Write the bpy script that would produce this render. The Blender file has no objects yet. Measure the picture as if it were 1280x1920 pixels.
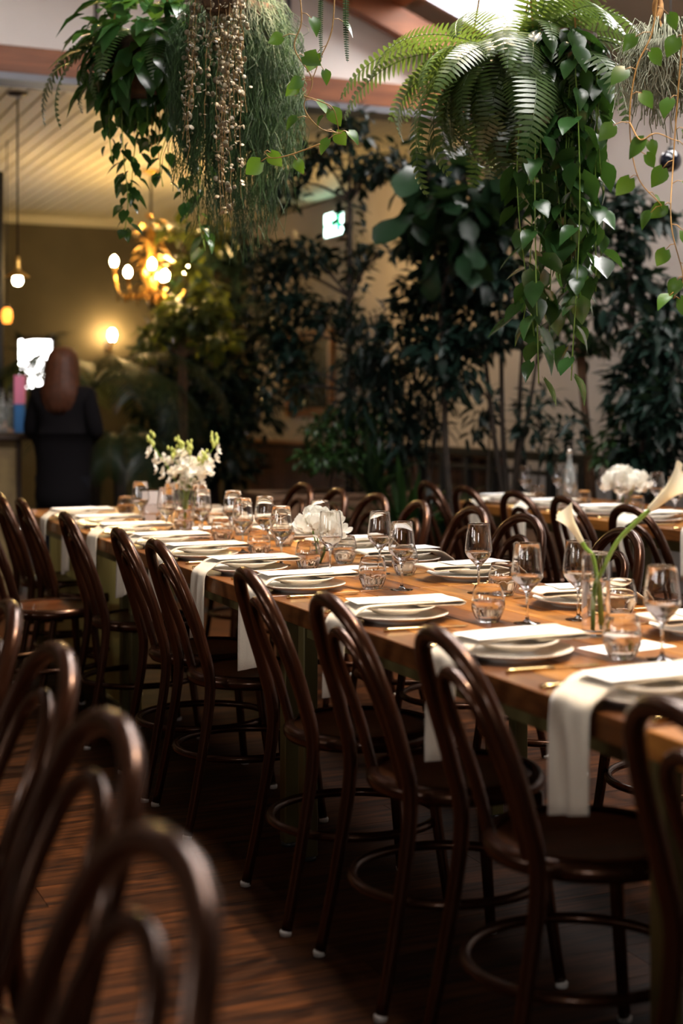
import bpy, bmesh, math, random
import numpy as np
from mathutils import Vector, Matrix, Euler

S = bpy.context.scene
COL = S.collection
rnd = random.Random(7)
PI = math.pi

# ------------------------------------------------------------------ camera
# X = across the tables, Y = along the tables (away from the camera), Z = up; the camera stands at x = y = 0
HC = 1.31                     # lens height
TH = math.atan(1180 / 2667)   # the view is turned right of the table line
CT, ST = math.cos(TH), math.sin(TH)
cam_d = bpy.data.cameras.new('camera')
cam = bpy.data.objects.new('camera', cam_d); COL.objects.link(cam)
cam.location = (0, 0, HC)
cam.rotation_euler = (PI / 2, 0, -TH)
cam_d.sensor_fit = 'VERTICAL'; cam_d.sensor_height = 36; cam_d.sensor_width = 24
cam_d.lens = 50
cam_d.shift_y = -205 / 1920
cam_d.clip_start = 0.05; cam_d.clip_end = 200
cam_d.dof.use_dof = True
cam_d.dof.focus_distance = 4.35
cam_d.dof.aperture_fstop = 1.9
cam_d.dof.aperture_blades = 0
S.camera = cam

# ------------------------------------------------------------------ world, sky through the skylights
world = bpy.data.worlds.new('World'); S.world = world
world.use_nodes = True
bg = world.node_tree.nodes['Background']
bg.inputs[0].default_value = (1.0, 0.92, 0.85, 1)
bg.inputs[1].default_value = 28.0

# ------------------------------------------------------------------ view and sampling comfort
S.view_settings.view_transform = 'Standard'
S.view_settings.look = 'None'
S.view_settings.exposure = 0.0
S.view_settings.gamma = 1.0
S.view_settings.use_curve_mapping = False
S.cycles.use_denoising = True
S.cycles.max_bounces = 32
S.cycles.diffuse_bounces = 3
S.cycles.glossy_bounces = 4
S.cycles.transmission_bounces = 32
S.cycles.transparent_max_bounces = 12
S.cycles.sample_clamp_indirect = 4.0
S.cycles.caustics_reflective = False
S.cycles.caustics_refractive = True

F = 2667.0
def W(x, y, Z):
    """the point at depth Z seen at pixel (x, y)"""
    xc = (x - 640) / F * Z
    return Vector((xc * CT + Z * ST, -xc * ST + Z * CT, HC + (755 - y) / F * Z))
def at(x, y, h):
    """the point on the level plane of height h seen at pixel (x, y)"""
    return W(x, y, (HC - h) * F / (y - 755))

# ------------------------------------------------------------------ materials
MATS = {}
def mat(name, col=(.5, .5, .5), rough=.5, metal=0., spec=.5, coat=0., noise=None, bump=0., emit=None, es=0.,
        trans=0., ior=1.45, alpha=1., wood=None, objrand=0., sub=None, sheen=0., coatr=.12, tint=None):
    """procedural material; noise=(scale, colour2, detail), wood=(stretch xyz, colour2)"""
    m = bpy.data.materials.new(name); m.use_nodes = True
    nt = m.node_tree; N = nt.nodes; L = nt.links
    b = N['Principled BSDF']
    b.inputs['Base Color'].default_value = (*col, 1)
    b.inputs['Roughness'].default_value = rough
    b.inputs['Metallic'].default_value = metal
    b.inputs['Specular IOR Level'].default_value = spec
    b.inputs['Coat Weight'].default_value = coat
    b.inputs['Coat Roughness'].default_value = coatr
    b.inputs['Transmission Weight'].default_value = trans
    b.inputs['IOR'].default_value = ior
    b.inputs['Sheen Weight'].default_value = sheen
    if tint: b.inputs['Specular Tint'].default_value = (*tint, 1)
    if emit: b.inputs['Emission Color'].default_value = (*emit, 1); b.inputs['Emission Strength'].default_value = es
    cur = None
    if noise or wood:
        tc = N.new('ShaderNodeTexCoord'); mp = N.new('ShaderNodeMapping')
        L.new(tc.outputs['Object'], mp.inputs['Vector'])
        oi = N.new('ShaderNodeObjectInfo')
        off = N.new('ShaderNodeVectorMath'); off.operation = 'SCALE'; off.inputs[0].default_value = (13, 7, 5)
        L.new(oi.outputs['Random'], off.inputs['Scale']); L.new(off.outputs[0], mp.inputs['Location'])
        nz = N.new('ShaderNodeTexNoise')
        if wood:
            mp.inputs['Scale'].default_value = wood[0]; nz.inputs['Scale'].default_value = 1.0
            nz.inputs['Detail'].default_value = 6; nz.inputs['Roughness'].default_value = .65; nz.inputs['Distortion'].default_value = .6
            c2 = wood[1]
        else:
            nz.inputs['Scale'].default_value = noise[0]; nz.inputs['Detail'].default_value = noise[2] if len(noise) > 2 else 4
            c2 = noise[1]
        L.new(mp.outputs[0], nz.inputs['Vector'])
        rp = N.new('ShaderNodeValToRGB')
        rp.color_ramp.elements[0].position = .36; rp.color_ramp.elements[0].color = (*c2, 1)
        rp.color_ramp.elements[1].position = .64; rp.color_ramp.elements[1].color = (*col, 1)
        L.new(nz.outputs['Fac'], rp.inputs[0]); cur = rp.outputs[0]
        if bump:
            bp = N.new('ShaderNodeBump'); bp.inputs['Strength'].default_value = bump; bp.inputs['Distance'].default_value = .004
            L.new(nz.outputs['Fac'], bp.inputs['Height']); L.new(bp.outputs[0], b.inputs['Normal'])
    if objrand:
        oi2 = N.new('ShaderNodeObjectInfo'); hs = N.new('ShaderNodeHueSaturation')
        mr = N.new('ShaderNodeMapRange'); mr.inputs['To Min'].default_value = 1 - objrand; mr.inputs['To Max'].default_value = 1 + objrand
        L.new(oi2.outputs['Random'], mr.inputs['Value']); L.new(mr.outputs[0], hs.inputs['Value'])
        if cur: L.new(cur, hs.inputs['Color'])
        else: hs.inputs['Color'].default_value = (*col, 1)
        cur = hs.outputs[0]
    if cur: L.new(cur, b.inputs['Base Color'])
    if sub:     # light shining through a leaf or petal
        tr = N.new('ShaderNodeBsdfTranslucent'); mx = N.new('ShaderNodeMixShader')
        tr.inputs['Color'].default_value = (*sub[1], 1); mx.inputs[0].default_value = sub[0]
        L.new(b.outputs[0], mx.inputs[1]); L.new(tr.outputs[0], mx.inputs[2]); L.new(mx.outputs[0], N['Material Output'].inputs[0])
    MATS[name] = m
    return m

mat('bentwood', (.018, .0052, .0022), .27, spec=.62, tint=(1.0, .50, .30), coat=.16, coatr=.08, wood=((30, 30, 6), (.008, .0026, .0012)))
mat('bentwood_seat', (.09, .027, .007), .30, coat=.2, wood=((40, 6, 6), (.035, .010, .003)))
mat('glide', (.55, .52, .48), .4)
for nm, ca, cb_ in (('table_wood', (.33, .130, .026), (.15, .053, .011)), ('table_wood_light', (.47, .205, .040), (.27, .105, .020)), ('table_wood_dark', (.17, .060, .015), (.075, .025, .007))):
    mat(nm, ca, .30, spec=.35, coat=.15, wood=((26, 2.2, 26), cb_), objrand=.22)
mat('olive_steel', (.10, .082, .028), .38, metal=.35)
mat('olive_paint', (.46, .38, .12), .5)
mat('plate', (.88, .82, .73), .22, coat=.3)
mat('napkin', (.78, .69, .56), .85, noise=(260, (.72, .63, .50), 2), bump=.12, sheen=.2)
mat('brass', (.86, .62, .28), .24, metal=1.0)
mat('steel', (.70, .66, .60), .25, metal=1.0)
mat('glass', (1, 1, 1), .0, trans=1., ior=1.48)
mat('liquid', (1.0, .965, .95), .0, trans=1., ior=1.33)
mat('petal_white', (.92, .88, .80), .5, sub=(.35, (.95, .92, .8)))
mat('petal_core', (.85, .62, .10), .6)
mat('petal_lily', (.92, .86, .68), .4, sub=(.3, (.95, .9, .7)))
mat('bud', (.62, .66, .18), .5, sub=(.25, (.6, .65, .2)))
mat('stem_green', (.22, .36, .06), .4, sub=(.2, (.4, .6, .1)))
mat('leaf_bright', (.038, .095, .013), .34, spec=.5, noise=(3.0, (.018, .050, .008)), objrand=.35, sub=(.16, (.14, .28, .02)))
mat('leaf_pothos', (.036, .100, .026), .24, spec=.8, noise=(9.0, (.015, .050, .012)), objrand=.45, sub=(.16, (.10, .24, .03)))
mat('leaf_fern', (.072, .118, .036), .30, spec=.8, noise=(5.0, (.03, .060, .016)), objrand=.35, sub=(.18, (.16, .25, .04)))
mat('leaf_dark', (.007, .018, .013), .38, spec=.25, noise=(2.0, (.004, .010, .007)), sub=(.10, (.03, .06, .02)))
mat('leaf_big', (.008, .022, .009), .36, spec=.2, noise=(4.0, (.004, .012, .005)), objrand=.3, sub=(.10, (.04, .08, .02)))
mat('leaf_lit', (.060, .085, .018), .42, noise=(2.0, (.028, .040, .010)), sub=(.24, (.2, .24, .04)))  # paler, yellower leaf colour with the light on the foliage put in
mat('leaf_mid', (.020, .052, .011), .40, spec=.4, noise=(2.0, (.009, .024, .006)), sub=(.14, (.04, .09, .015)))
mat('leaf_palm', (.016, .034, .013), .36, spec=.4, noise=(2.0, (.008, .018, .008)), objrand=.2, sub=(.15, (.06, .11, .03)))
mat('strand', (.034, .080, .014), .5, noise=(6.0, (.012, .036, .007)), sub=(.10, (.08, .18, .03)))
mat('coin_leaf', (.25, .20, .13), .42, noise=(18.0, (.07, .065, .03)), sub=(.15, (.3, .25, .15)))
mat('moss', (.36, .36, .26), .8, noise=(12.0, (.18, .19, .12)))
mat('vine_stem', (.30, .17, .05), .6)
mat('bark', (.115, .055, .024), .75, noise=(14.0, (.05, .024, .012)), bump=.5)
mat('bark_dark', (.030, .020, .013), .8, noise=(14.0, (.015, .010, .007)), bump=.5)
mat('rope', (.52, .27, .09), .8, noise=(60.0, (.34, .16, .05)), bump=.4)
mat('basket', (.10, .055, .025), .85, noise=(40.0, (.04, .022, .012)), bump=.6)
mat('soil', (.03, .02, .014), .9)
mat('wall_plaster', (.55, .50, .47), .85, noise=(1.6, (.46, .41, .38), 8), bump=.08)
mat('wall_umber', (.13, .085, .055), .8, noise=(2.0, (.10, .065, .04), 5))
mat('wall_cream', (.92, .86, .82), .8, noise=(3.0, (.89, .83, .79), 4))
mat('wall_olive', (.13, .105, .060), .8, noise=(2.5, (.11, .09, .05), 4))
mat('ceiling_paint', (.74, .68, .50), .55, objrand=.06)
mat('ceiling_gap', (.16, .13, .08), .8)
mat('soffit', (.20, .19, .17), .8)
mat('beam_wood', (.27, .090, .032), .45, spec=.3, wood=((1.4, 14, 14), (.14, .042, .014)))
mat('beam_wood_y', (.33, .125, .048), .45, wood=((14, 1.4, 14), (.18, .060, .022)))
mat('steel_grey', (.13, .13, .145), .5, metal=.3)
mat('roof_lining', (.34, .28, .22), .8)
mat('skylight_reveal', (.46, .44, .50), .7)
mat('floor_wood', (.056, .018, .005), .60, spec=.08, wood=((3.0, 34, 20), (.008, .003, .0015)), objrand=.35, bump=.2)
mat('floor_gap', (.008, .005, .003), .8)
mat('dark_wood', (.035, .018, .010), .45, wood=((14, 14, 2), (.018, .010, .006)))
mat('panel_wood', (.10, .040, .018), .5, wood=((20, 20, 2), (.045, .018, .009)), objrand=.3)
mat('planter_wood', (.14, .070, .034), .7, wood=((3, 20, 20), (.07, .035, .018)), objrand=.25)
mat('black_paint', (.010, .009, .008), .45)
mat('bar_front', (.22, .15, .06), .6, noise=(8, (.14, .09, .04)))
mat('frame_wood', (.34, .15, .045), .4, wood=((12, 12, 3), (.2, .08, .025)))
mat('picture', (.012, .018, .014), .25, noise=(4, (.03, .04, .025), 6))
mat('hair', (.075, .024, .011), .5, spec=.25, noise=(30, (.05, .018, .009)))
mat('coat', (.006, .005, .006), .9, spec=.1)
mat('trouser', (.006, .006, .008), .9, spec=.1)
mat('skin', (.60, .34, .25), .5)
mat('shoe', (.01, .01, .01), .4)
mat('eye', (.05, .03, .02), .2)
mat('bulb', (1, .85, .6), .3, emit=(1.0, .64, .24), es=520)
mat('bulb_pendant', (1, .9, .7), .3, emit=(1.0, .80, .48), es=70)
mat('sconce_bulb', (1, .9, .7), .3, emit=(1.0, .66, .28), es=240)
mat('amber_glass', (.9, .35, .05), .3, emit=(1.0, .32, .04), es=3)
mat('gold', (.78, .46, .12), .34, metal=.9, noise=(25, (.5, .26, .06)))
mat('exit_white', (.9, 1, .95), .4, emit=(.72, 1.0, .90), es=7)
mat('exit_green', (.0, .5, .2), .4, emit=(.0, .65, .28), es=3.0)
mat('sign_case', (.6, .6, .6), .5)
mat('pink', (.75, .22, .36), .5)
mat('blue', (.03, .16, .42), .5)
mat('bottle', (.82, .86, .84), .05, trans=.85)
mat('globe_black', (.006, .008, .014), .08, coat=.6)
mat('lamp_black', (.02, .02, .02), .4)
mat('acrylic', (1, 1, 1), .0, trans=1., ior=1.45)
mat('card', (.90, .86, .84), .7)

# a paper card with faint print
def paper():
    m = bpy.data.materials.new('paper'); m.use_nodes = True
    nt = m.node_tree; N = nt.nodes; L = nt.links; b = N['Principled BSDF']
    b.inputs['Roughness'].default_value = .7
    tc = N.new('ShaderNodeTexCoord'); sp = N.new('ShaderNodeSeparateXYZ'); L.new(tc.outputs['Object'], sp.inputs[0])
    wv = N.new('ShaderNodeMath'); wv.operation = 'SINE'
    ml = N.new('ShaderNodeMath'); ml.operation = 'MULTIPLY'; ml.inputs[1].default_value = 480
    L.new(sp.outputs['X'], ml.inputs[0]); L.new(ml.outputs[0], wv.inputs[0])
    g = N.new('ShaderNodeMath'); g.operation = 'GREATER_THAN'; g.inputs[1].default_value = .55; L.new(wv.outputs[0], g.inputs[0])
    nz = N.new('ShaderNodeTexNoise'); nz.inputs['Scale'].default_value = 320; L.new(tc.outputs['Object'], nz.inputs['Vector'])
    g2 = N.new('ShaderNodeMath'); g2.operation = 'GREATER_THAN'; g2.inputs[1].default_value = .56; L.new(nz.outputs['Fac'], g2.inputs[0])
    ab = N.new('ShaderNodeMath'); ab.operation = 'ABSOLUTE'; L.new(sp.outputs['Y'], ab.inputs[0])
    lt = N.new('ShaderNodeMath'); lt.operation = 'LESS_THAN'; lt.inputs[1].default_value = .026; L.new(ab.outputs[0], lt.inputs[0])
    p1 = N.new('ShaderNodeMath'); p1.operation = 'MULTIPLY'; L.new(g.outputs[0], p1.inputs[0]); L.new(g2.outputs[0], p1.inputs[1])
    p2 = N.new('ShaderNodeMath'); p2.operation = 'MULTIPLY'; L.new(p1.outputs[0], p2.inputs[0]); L.new(lt.outputs[0], p2.inputs[1])
    mx = N.new('ShaderNodeMix'); mx.data_type = 'RGBA'
    mx.inputs[6].default_value = (.90, .87, .84, 1); mx.inputs[7].default_value = (.55, .53, .52, 1)
    L.new(p2.outputs[0], mx.inputs[0]); L.new(mx.outputs[2], b.inputs['Base Color'])
    MATS['paper'] = m
paper()
# clear skylight pane: lets the light pass, keeps a faint sheen
def pane_mat():
    m = bpy.data.materials.new('pane'); m.use_nodes = True
    nt = m.node_tree; N = nt.nodes; L = nt.links
    tr = N.new('ShaderNodeBsdfTransparent'); tr.inputs[0].default_value = (.93, .95, .97, 1)
    gl = N.new('ShaderNodeBsdfGlossy'); gl.inputs['Roughness'].default_value = .05
    mx = N.new('ShaderNodeMixShader'); mx.inputs[0].default_value = .06
    L.new(tr.outputs[0], mx.inputs[1]); L.new(gl.outputs[0], mx.inputs[2]); L.new(mx.outputs[0], N['Material Output'].inputs[0])
    MATS['pane'] = m
pane_mat()

# ------------------------------------------------------------------ mesh helpers
class MB:
    def __init__(s): s.v = []; s.f = []
    def add(s, vs, fs):
        o = len(s.v); s.v += [tuple(p) for p in vs]; s.f += [tuple(i + o for i in f) for f in fs]; return s
    def box(s, x0, x1, y0, y1, z0, z1, c=0.0):
        if c <= 0:
            vs = [(x, y, z) for x in (x0, x1) for y in (y0, y1) for z in (z0, z1)]
            return s.add(vs, [(0, 1, 3, 2), (4, 6, 7, 5), (0, 4, 5, 1), (2, 3, 7, 6), (0, 2, 6, 4), (1, 5, 7, 3)])
        bm = bmesh.new(); bmesh.ops.create_cube(bm, size=1)
        for v in bm.verts: v.co = Vector(((x0 + x1) / 2 + v.co.x * (x1 - x0), (y0 + y1) / 2 + v.co.y * (y1 - y0), (z0 + z1) / 2 + v.co.z * (z1 - z0)))
        bmesh.ops.bevel(bm, geom=bm.edges[:], offset=c, segments=1, affect='EDGES')
        bm.verts.ensure_lookup_table(); bm.verts.index_update()
        s.add([v.co[:] for v in bm.verts], [[v.index for v in f.verts] for f in bm.faces]); bm.free(); return s
    def tube(s, path, rad, n=8, closed=False, cap=True):
        P = [Vector(p) for p in path]; m = len(P)
        R = rad if isinstance(rad, (list, tuple)) else [rad] * m
        vs = []; prev = None
        for i in range(m):
            if closed: t = P[(i + 1) % m] - P[i - 1]
            else: t = P[min(i + 1, m - 1)] - P[max(i - 1, 0)]
            t = t.normalized() if t.length > 1e-9 else Vector((0, 0, 1))
            if prev is None:
                a = Vector((0, 0, 1)) if abs(t.z) < .9 else Vector((1, 0, 0)); u = t.cross(a).normalized()
            else:
                u = prev - t * prev.dot(t)
                u = u.normalized() if u.length > 1e-6 else t.orthogonal().normalized()
            prev = u; w = t.cross(u)
            for k in range(n):
                a = 2 * PI * k / n; vs.append(P[i] + (u * math.cos(a) + w * math.sin(a)) * R[i])
        fs = []
        for i in range(m if closed else m - 1):
            j = (i + 1) % m
            for k in range(n): fs.append((i * n + k, i * n + (k + 1) % n, j * n + (k + 1) % n, j * n + k))
        if cap and not closed: fs.append(tuple(range(n))[::-1]); fs.append(tuple((m - 1) * n + k for k in range(n)))
        return s.add(vs, fs)
    def lathe(s, prof, n=32, mod=None, cx=0, cy=0):
        vs = []; fs = []
        for i, (r, z) in enumerate(prof):
            for k in range(n):
                a = 2 * PI * k / n; rr = max(r, 1e-5) * (mod(a, z) if mod else 1)
                vs.append((cx + rr * math.cos(a), cy + rr * math.sin(a), z))
        m = len(prof)
        for i in range(m - 1):
            for k in range(n): fs.append((i * n + k, i * n + (k + 1) % n, (i + 1) * n + (k + 1) % n, (i + 1) * n + k))
        return s.add(vs, fs)
    def xf(s, M):
        s.v = [tuple(M @ Vector(p)) for p in s.v]; return s
    def mesh(s, name, m, smooth=True):
        me = bpy.data.meshes.new(name); me.from_pydata(s.v, [], s.f); me.validate(); me.update()
        if smooth: me.polygons.foreach_set('use_smooth', [True] * len(me.polygons))
        me.materials.append(MATS[m]); return me
    def build(s, name, m, parent=None, smooth=True, loc=None):
        return obj(name, s.mesh(name, m, smooth), parent, loc)

def obj(name, me, parent=None, loc=None, M=None):
    o = bpy.data.objects.new(name, me); COL.objects.link(o)
    if parent: o.parent = parent
    if loc is not None: o.location = loc
    if M is not None: o.matrix_local = M
    return o
def tag(o, label=None, cat=None, group=None, kind=None):
    if label: o['label'] = label
    if cat: o['category'] = cat
    if group: o['group'] = group
    if kind: o['kind'] = kind
    return o
def thing(name, label, cat, loc=(0, 0, 0), rz=0, group=None):
    e = bpy.data.objects.new(name, None); COL.objects.link(e); e.empty_display_size = .1
    e.location = loc; e.rotation_euler = (0, 0, rz)
    return tag(e, label, cat, group)
KIDS = {}
def dup(root, loc, rz, label=None, group=None):
    if root not in KIDS: KIDS[root] = [(c, list(c.children)) for c in root.children]
    r = root.copy(); COL.objects.link(r); r.location = loc; r.rotation_euler = (0, 0, rz)
    if label: r['label'] = label
    if group: r['group'] = group
    for c, gs in KIDS[root]:
        d = c.copy(); COL.objects.link(d); d.parent = r
        for g in gs:
            h = g.copy(); COL.objects.link(h); h.parent = d
    return r
def struct(o): o['kind'] = 'structure'; return o
ORD = ['first', 'second', 'third', 'fourth', 'fifth', 'sixth', 'seventh', 'eighth', 'ninth', 'tenth', 'eleventh', 'twelfth']

def scatter(name, base, mats, m, parent=None, smooth=True):
    """many small pieces joined into one mesh: base = (verts, faces), mats = list of 4x4"""
    bv = np.array([(*p, 1.0) for p in base[0]]); A = np.array([[list(r) for r in M] for M in mats])
    V = np.einsum('nij,kj->nki', A, bv)[:, :, :3].reshape(-1, 3)
    k = len(base[0]); me = bpy.data.meshes.new(name)
    lens = [len(f) for f in base[1]]; flat = np.array([i for f in base[1] for i in f])
    n = len(mats); loops = (flat[None, :] + (np.arange(n) * k)[:, None]).ravel()
    me.vertices.add(len(V)); me.vertices.foreach_set('co', V.ravel())
    me.loops.add(len(loops)); me.loops.foreach_set('vertex_index', loops)
    st = np.concatenate([[0], np.cumsum(lens)[:-1]]); tot = sum(lens)
    starts = (st[None, :] + (np.arange(n) * tot)[:, None]).ravel()
    me.polygons.add(n * len(lens)); me.polygons.foreach_set('loop_start', starts)
    me.polygons.foreach_set('use_smooth', np.full(n * len(lens), smooth))
    me.update(calc_edges=True); me.validate()
    me.materials.append(MATS[m])
    return obj(name, me, parent)

def frame(pos, d, nrm, sc=1.0):
    """matrix: local +Y along d, local +Z near nrm"""
    y = Vector(d).normalized(); z = Vector(nrm); z = z - y * z.dot(y)
    z = z.normalized() if z.length > 1e-5 else y.orthogonal().normalized()
    x = y.cross(z)
    M = Matrix((x, y, z)).transposed().to_4x4()
    for i in range(3):
        for j in range(3): M[i][j] *= sc
    M.translation = Vector(pos); return M
def rv(r=rnd): 
    while True:
        v = Vector((r.uniform(-1, 1), r.uniform(-1, 1), r.uniform(-1, 1)))
        if .05 < v.length < 1: return v.normalized()

# leaves: base at the origin, tip along +Y, face up +Z
PROF = {
    'heart': [(-.10, .34), (.02, .62), (.2, .98), (.4, 1.0), (.6, .78), (.8, .42), (1.0, .02)],
    'oval': [(0, .05), (.2, .75), (.45, 1.0), (.7, .75), (1.0, .03)],
    'lance': [(0, .1), (.25, .85), (.55, .9), (1.0, .02)],
    'fiddle': [(0, .08), (.15, .55), (.35, .62), (.6, .95), (.8, 1.0), (.95, .5), (1.0, .1)],
}
def leaf(Ln, Wd, kind='oval', fold=.25, curl=.25, wav=0.0):
    vs = []; fs = []
    for i, (t, w) in enumerate(PROF[kind]):
        y = t * Ln; z = -curl * Ln * t * t; hw = w * Wd / 2
        mid = (0, y if not (kind == 'heart' and i == 0) else .04 * Ln, z)
        q = wav * math.sin(t * 9) * Wd
        vs += [(-hw, y, z + fold * hw + q), mid, (hw, y, z + fold * hw - q)]
    for i in range(len(PROF[kind]) - 1):
        a = 3 * i; fs += [(a, a + 1, a + 4, a + 3), (a + 1, a + 2, a + 5, a + 4)]
    return vs, fs
def leafmesh(name, m, *a, **k):
    b = MB(); b.add(*leaf(*a, **k)); return b.mesh(name, m)
def cpath(pts, n):
    """smooth path through points (Catmull-Rom)"""
    P = [Vector(p) for p in pts]; P = [P[0] * 2 - P[1]] + P + [P[-1] * 2 - P[-2]]; out = []
    segs = len(P) - 3
    for i in range(n + 1):
        t = i / n * segs; k = min(int(t), segs - 1); u = t - k
        a, b, c, d = P[k:k + 4]
        out.append(.5 * (2 * b + (c - a) * u + (2 * a - 5 * b + 4 * c - d) * u * u + (3 * b - a - 3 * c + d) * u ** 3))
    return out
# SECTION-STRUCTURE
# ================================================================== THE SETTING
XW, YB, YG, HA = 5.5, 15.0, 8.8, 3.28        # right wall, back wall, gable line, annex ceiling
def rz_(x): return 5.435 - .394 * abs(x)     # underside of the rafters
fl = struct(MB().box(-5.6, 5.6, -4, YB, -.10, -.006).build('floor', 'floor_gap', smooth=False))
PW = .165
pl_me = {}
def plank(Lx):
    k = round(Lx, 2)
    if k not in pl_me: pl_me[k] = MB().box(0, k - .002, 0, PW - .0018, -.02, 0).mesh('floor_plank', 'floor_wood', False)
    return pl_me[k]
y = .55
while y < 8.4:                                # near boards, one by one
    x = -2.2 + rnd.choice((0, -.6, -1.2))
    while x < 5.45:
        Lx = rnd.choice((1.8, 2.4, 3.0)); Lx = min(Lx, 5.48 - x)
        if Lx > .05: obj('floor_plank', plank(Lx), fl, (x, y, 0))
        x += Lx
    y += PW
b = MB(); y = .55 - PW * 26                  # the boards outside the picture and far behind
while y < YB - .1:
    if y < .5 or y > y - 1 and y >= 8.4 - .001:
        for x in (-5.5, -2.6, .2, 2.9): b.box(x, x + 2.6, y, y + PW - .004, -.02, 0)
    y += PW
o = b.build('floor_plank_field', 'floor_wood', fl, False); o['kind'] = 'stuff'

# walls
struct(MB().box(XW, XW + .2, -4, YB, 0, 3.9).build('wall_right', 'wall_plaster', smooth=False))
RW = (-3.3, -1.8, 1.75, 2.65)       # unseen window behind the camera, added as fill light on the settings
lw = MB().box(-XW - .2, -XW, -4, YG, 0, 1.6).box(-XW - .2, -XW, -4, YG, 2.5, 3.9)
for a, c in ((-4, .2), (1.8, 3.2), (4.8, YG)): lw.box(-XW - .2, -XW, a, c, 1.6, 2.5)
struct(lw.build('wall_left', 'wall_umber', smooth=False))
struct(MB().box(-1.35, -1.22, -2.5, 8.0, 0, 1.06, .01).build('wall_light_blocker', 'dark_wood', smooth=False))  # added out of view to keep low window light off the floor
def portal(loc, rot, sx, sy):
    li = bpy.data.lights.new('daylight_portal', 'AREA'); li.shape = 'RECTANGLE'; li.size = sx; li.size_y = sy; li.cycles.is_portal = True
    lo = bpy.data.objects.new('daylight_portal', li); COL.objects.link(lo); lo.location = loc; lo.rotation_euler = rot
wl = thing('window_8', None, None); struct(wl); f = MB()
for q in ((RW[0], RW[0] + .06, RW[2], RW[3]), (RW[1] - .06, RW[1], RW[2], RW[3]), (RW[0], RW[1], RW[2], RW[2] + .06), (RW[0], RW[1], RW[3] - .06, RW[3])): f.box(q[0], q[1], -4.12, -4.06, q[2], q[3])
f.build('window_frame', 'dark_wood', wl, False)
MB().box(RW[0] + .06, RW[1] - .06, -4.10, -4.094, RW[2] + .06, RW[3] - .06).build('window_pane', 'pane', wl, False)
portal(((RW[0] + RW[1]) / 2, -4.05, (RW[2] + RW[3]) / 2), (PI / 2, 0, 0), RW[1] - RW[0], RW[3] - RW[2])
for k, (a, c) in enumerate(((.2, 1.8), (3.2, 4.8))):
    wl = thing('window_%d' % (k + 6), None, None); struct(wl); f = MB()
    for q in ((a, a + .06, 1.6, 2.5), (c - .06, c, 1.6, 2.5), (a, c, 1.6, 1.66), (a, c, 2.44, 2.5), ((a + c) / 2 - .03, (a + c) / 2 + .03, 1.6, 2.5)):
        f.box(-XW - .12, -XW - .06, q[0], q[1], q[2], q[3])
    f.build('window_frame', 'dark_wood', wl, False)
    for q in ((a + .06, (a + c) / 2 - .03), ((a + c) / 2 + .03, c - .06)): MB().box(-XW - .10, -XW - .094, q[0], q[1], 1.66, 2.44).build('window_pane', 'pane', wl, False)
    portal((-XW - .05, (a + c) / 2, 2.05), (0, -PI / 2, 0), .9, c - a)
rwm = MB().box(-XW, RW[0], -4.2, -4, 0, 5.7).box(RW[1], XW, -4.2, -4, 0, 5.7).box(RW[0], RW[1], -4.2, -4, 0, RW[2]).box(RW[0], RW[1], -4.2, -4, RW[3], 5.7)
struct(rwm.build('wall_rear', 'wall_umber', smooth=False))
wx0, wx1, wz0, wz1 = 2.90, 3.34, 1.42, 2.02  # small window in the back wall
wb = MB().box(-3, wx0, YB, YB + .2, 0, HA + .1).box(wx1, XW, YB, YB + .2, 0, HA + .1)
wb.box(wx0, wx1, YB, YB + .2, 0, wz0).box(wx0, wx1, YB, YB + .2, wz1, HA + .1)
struct(wb.build('wall_back', 'wall_olive', smooth=False))
struct(MB().box(-3.2, -3, YG, YB, 0, HA + .1).build('wall_annex', 'wall_olive', smooth=False))
struct(MB().box(-XW, -3, YG, YG + .15, 0, 3.3).build('wall_partition', 'wall_umber', smooth=False))
win = thing('window_1', None, None); struct(win)
fb = MB()
for a in ((wx0, wx0 + .05, wz0, wz1), (wx1 - .05, wx1, wz0, wz1), (wx0, wx1, wz0, wz0 + .05), (wx0, wx1, wz1 - .05, wz1)):
    fb.box(a[0], a[1], YB + .02, YB + .08, a[2], a[3])
fb.build('window_frame', 'dark_wood', win, False)
MB().box(wx0 + .05, wx1 - .05, YB + .045, YB + .05, wz0 + .05, wz1 - .05).build('window_pane', 'pane', win, False)
struct(MB().box(-3, XW, YB - .06, YB, HA - .09, HA).build('trim_1', 'ceiling_paint', smooth=False))

# annex ceiling of painted boards running away from the camera
ce = struct(MB().box(-3.2, XW, YG, YB, HA + .004, HA + .10).build('ceiling', 'ceiling_gap', smooth=False))
cb = MB().box(0, .101, YG - .02, YB, -.012, .006, .003).mesh('ceiling_board', 'ceiling_paint', False)
x = -3.0
while x < XW - .1:
    obj('ceiling_board', cb, ce, (x, 0, HA)); x += .112

# gable wall over the tie beam, in tall painted panels
gw = thing('wall_gable', None, None); struct(gw)
js = [-5.5, -4.3, -3.0, -1.7, -.4, .907, 2.207, 3.506, 4.8, 5.5]
for a, c in zip(js[:-1], js[1:]):
    zz = [(a, 3.44), (c, 3.44), (c, rz_(c) + .28)] + ([(0, rz_(0) + .28)] if a < 0 < c else []) + [(a, rz_(a) + .28)]
    n = len(zz)
    MB().add([(p[0], YG, p[1]) for p in zz] + [(p[0], YG + .05, p[1]) for p in zz],
             [tuple(range(n)), tuple(range(2 * n - 1, n - 1, -1))] + [(i, i + n, (i + 1) % n + n, (i + 1) % n) for i in range(n)]).build('gable_panel', 'wall_cream', gw, False)
    if c < 5: MB().box(c - .014, c + .014, YG - .012, YG, 3.46, rz_(c) + .2).build('cover_strip', 'dark_wood' if c < 3 else 'steel_grey', gw, False)
struct(MB().box(-XW, XW, 8.60, 8.78, 3.29, 3.455, .008).build('tie_beam', 'beam_wood', smooth=False))
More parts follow.
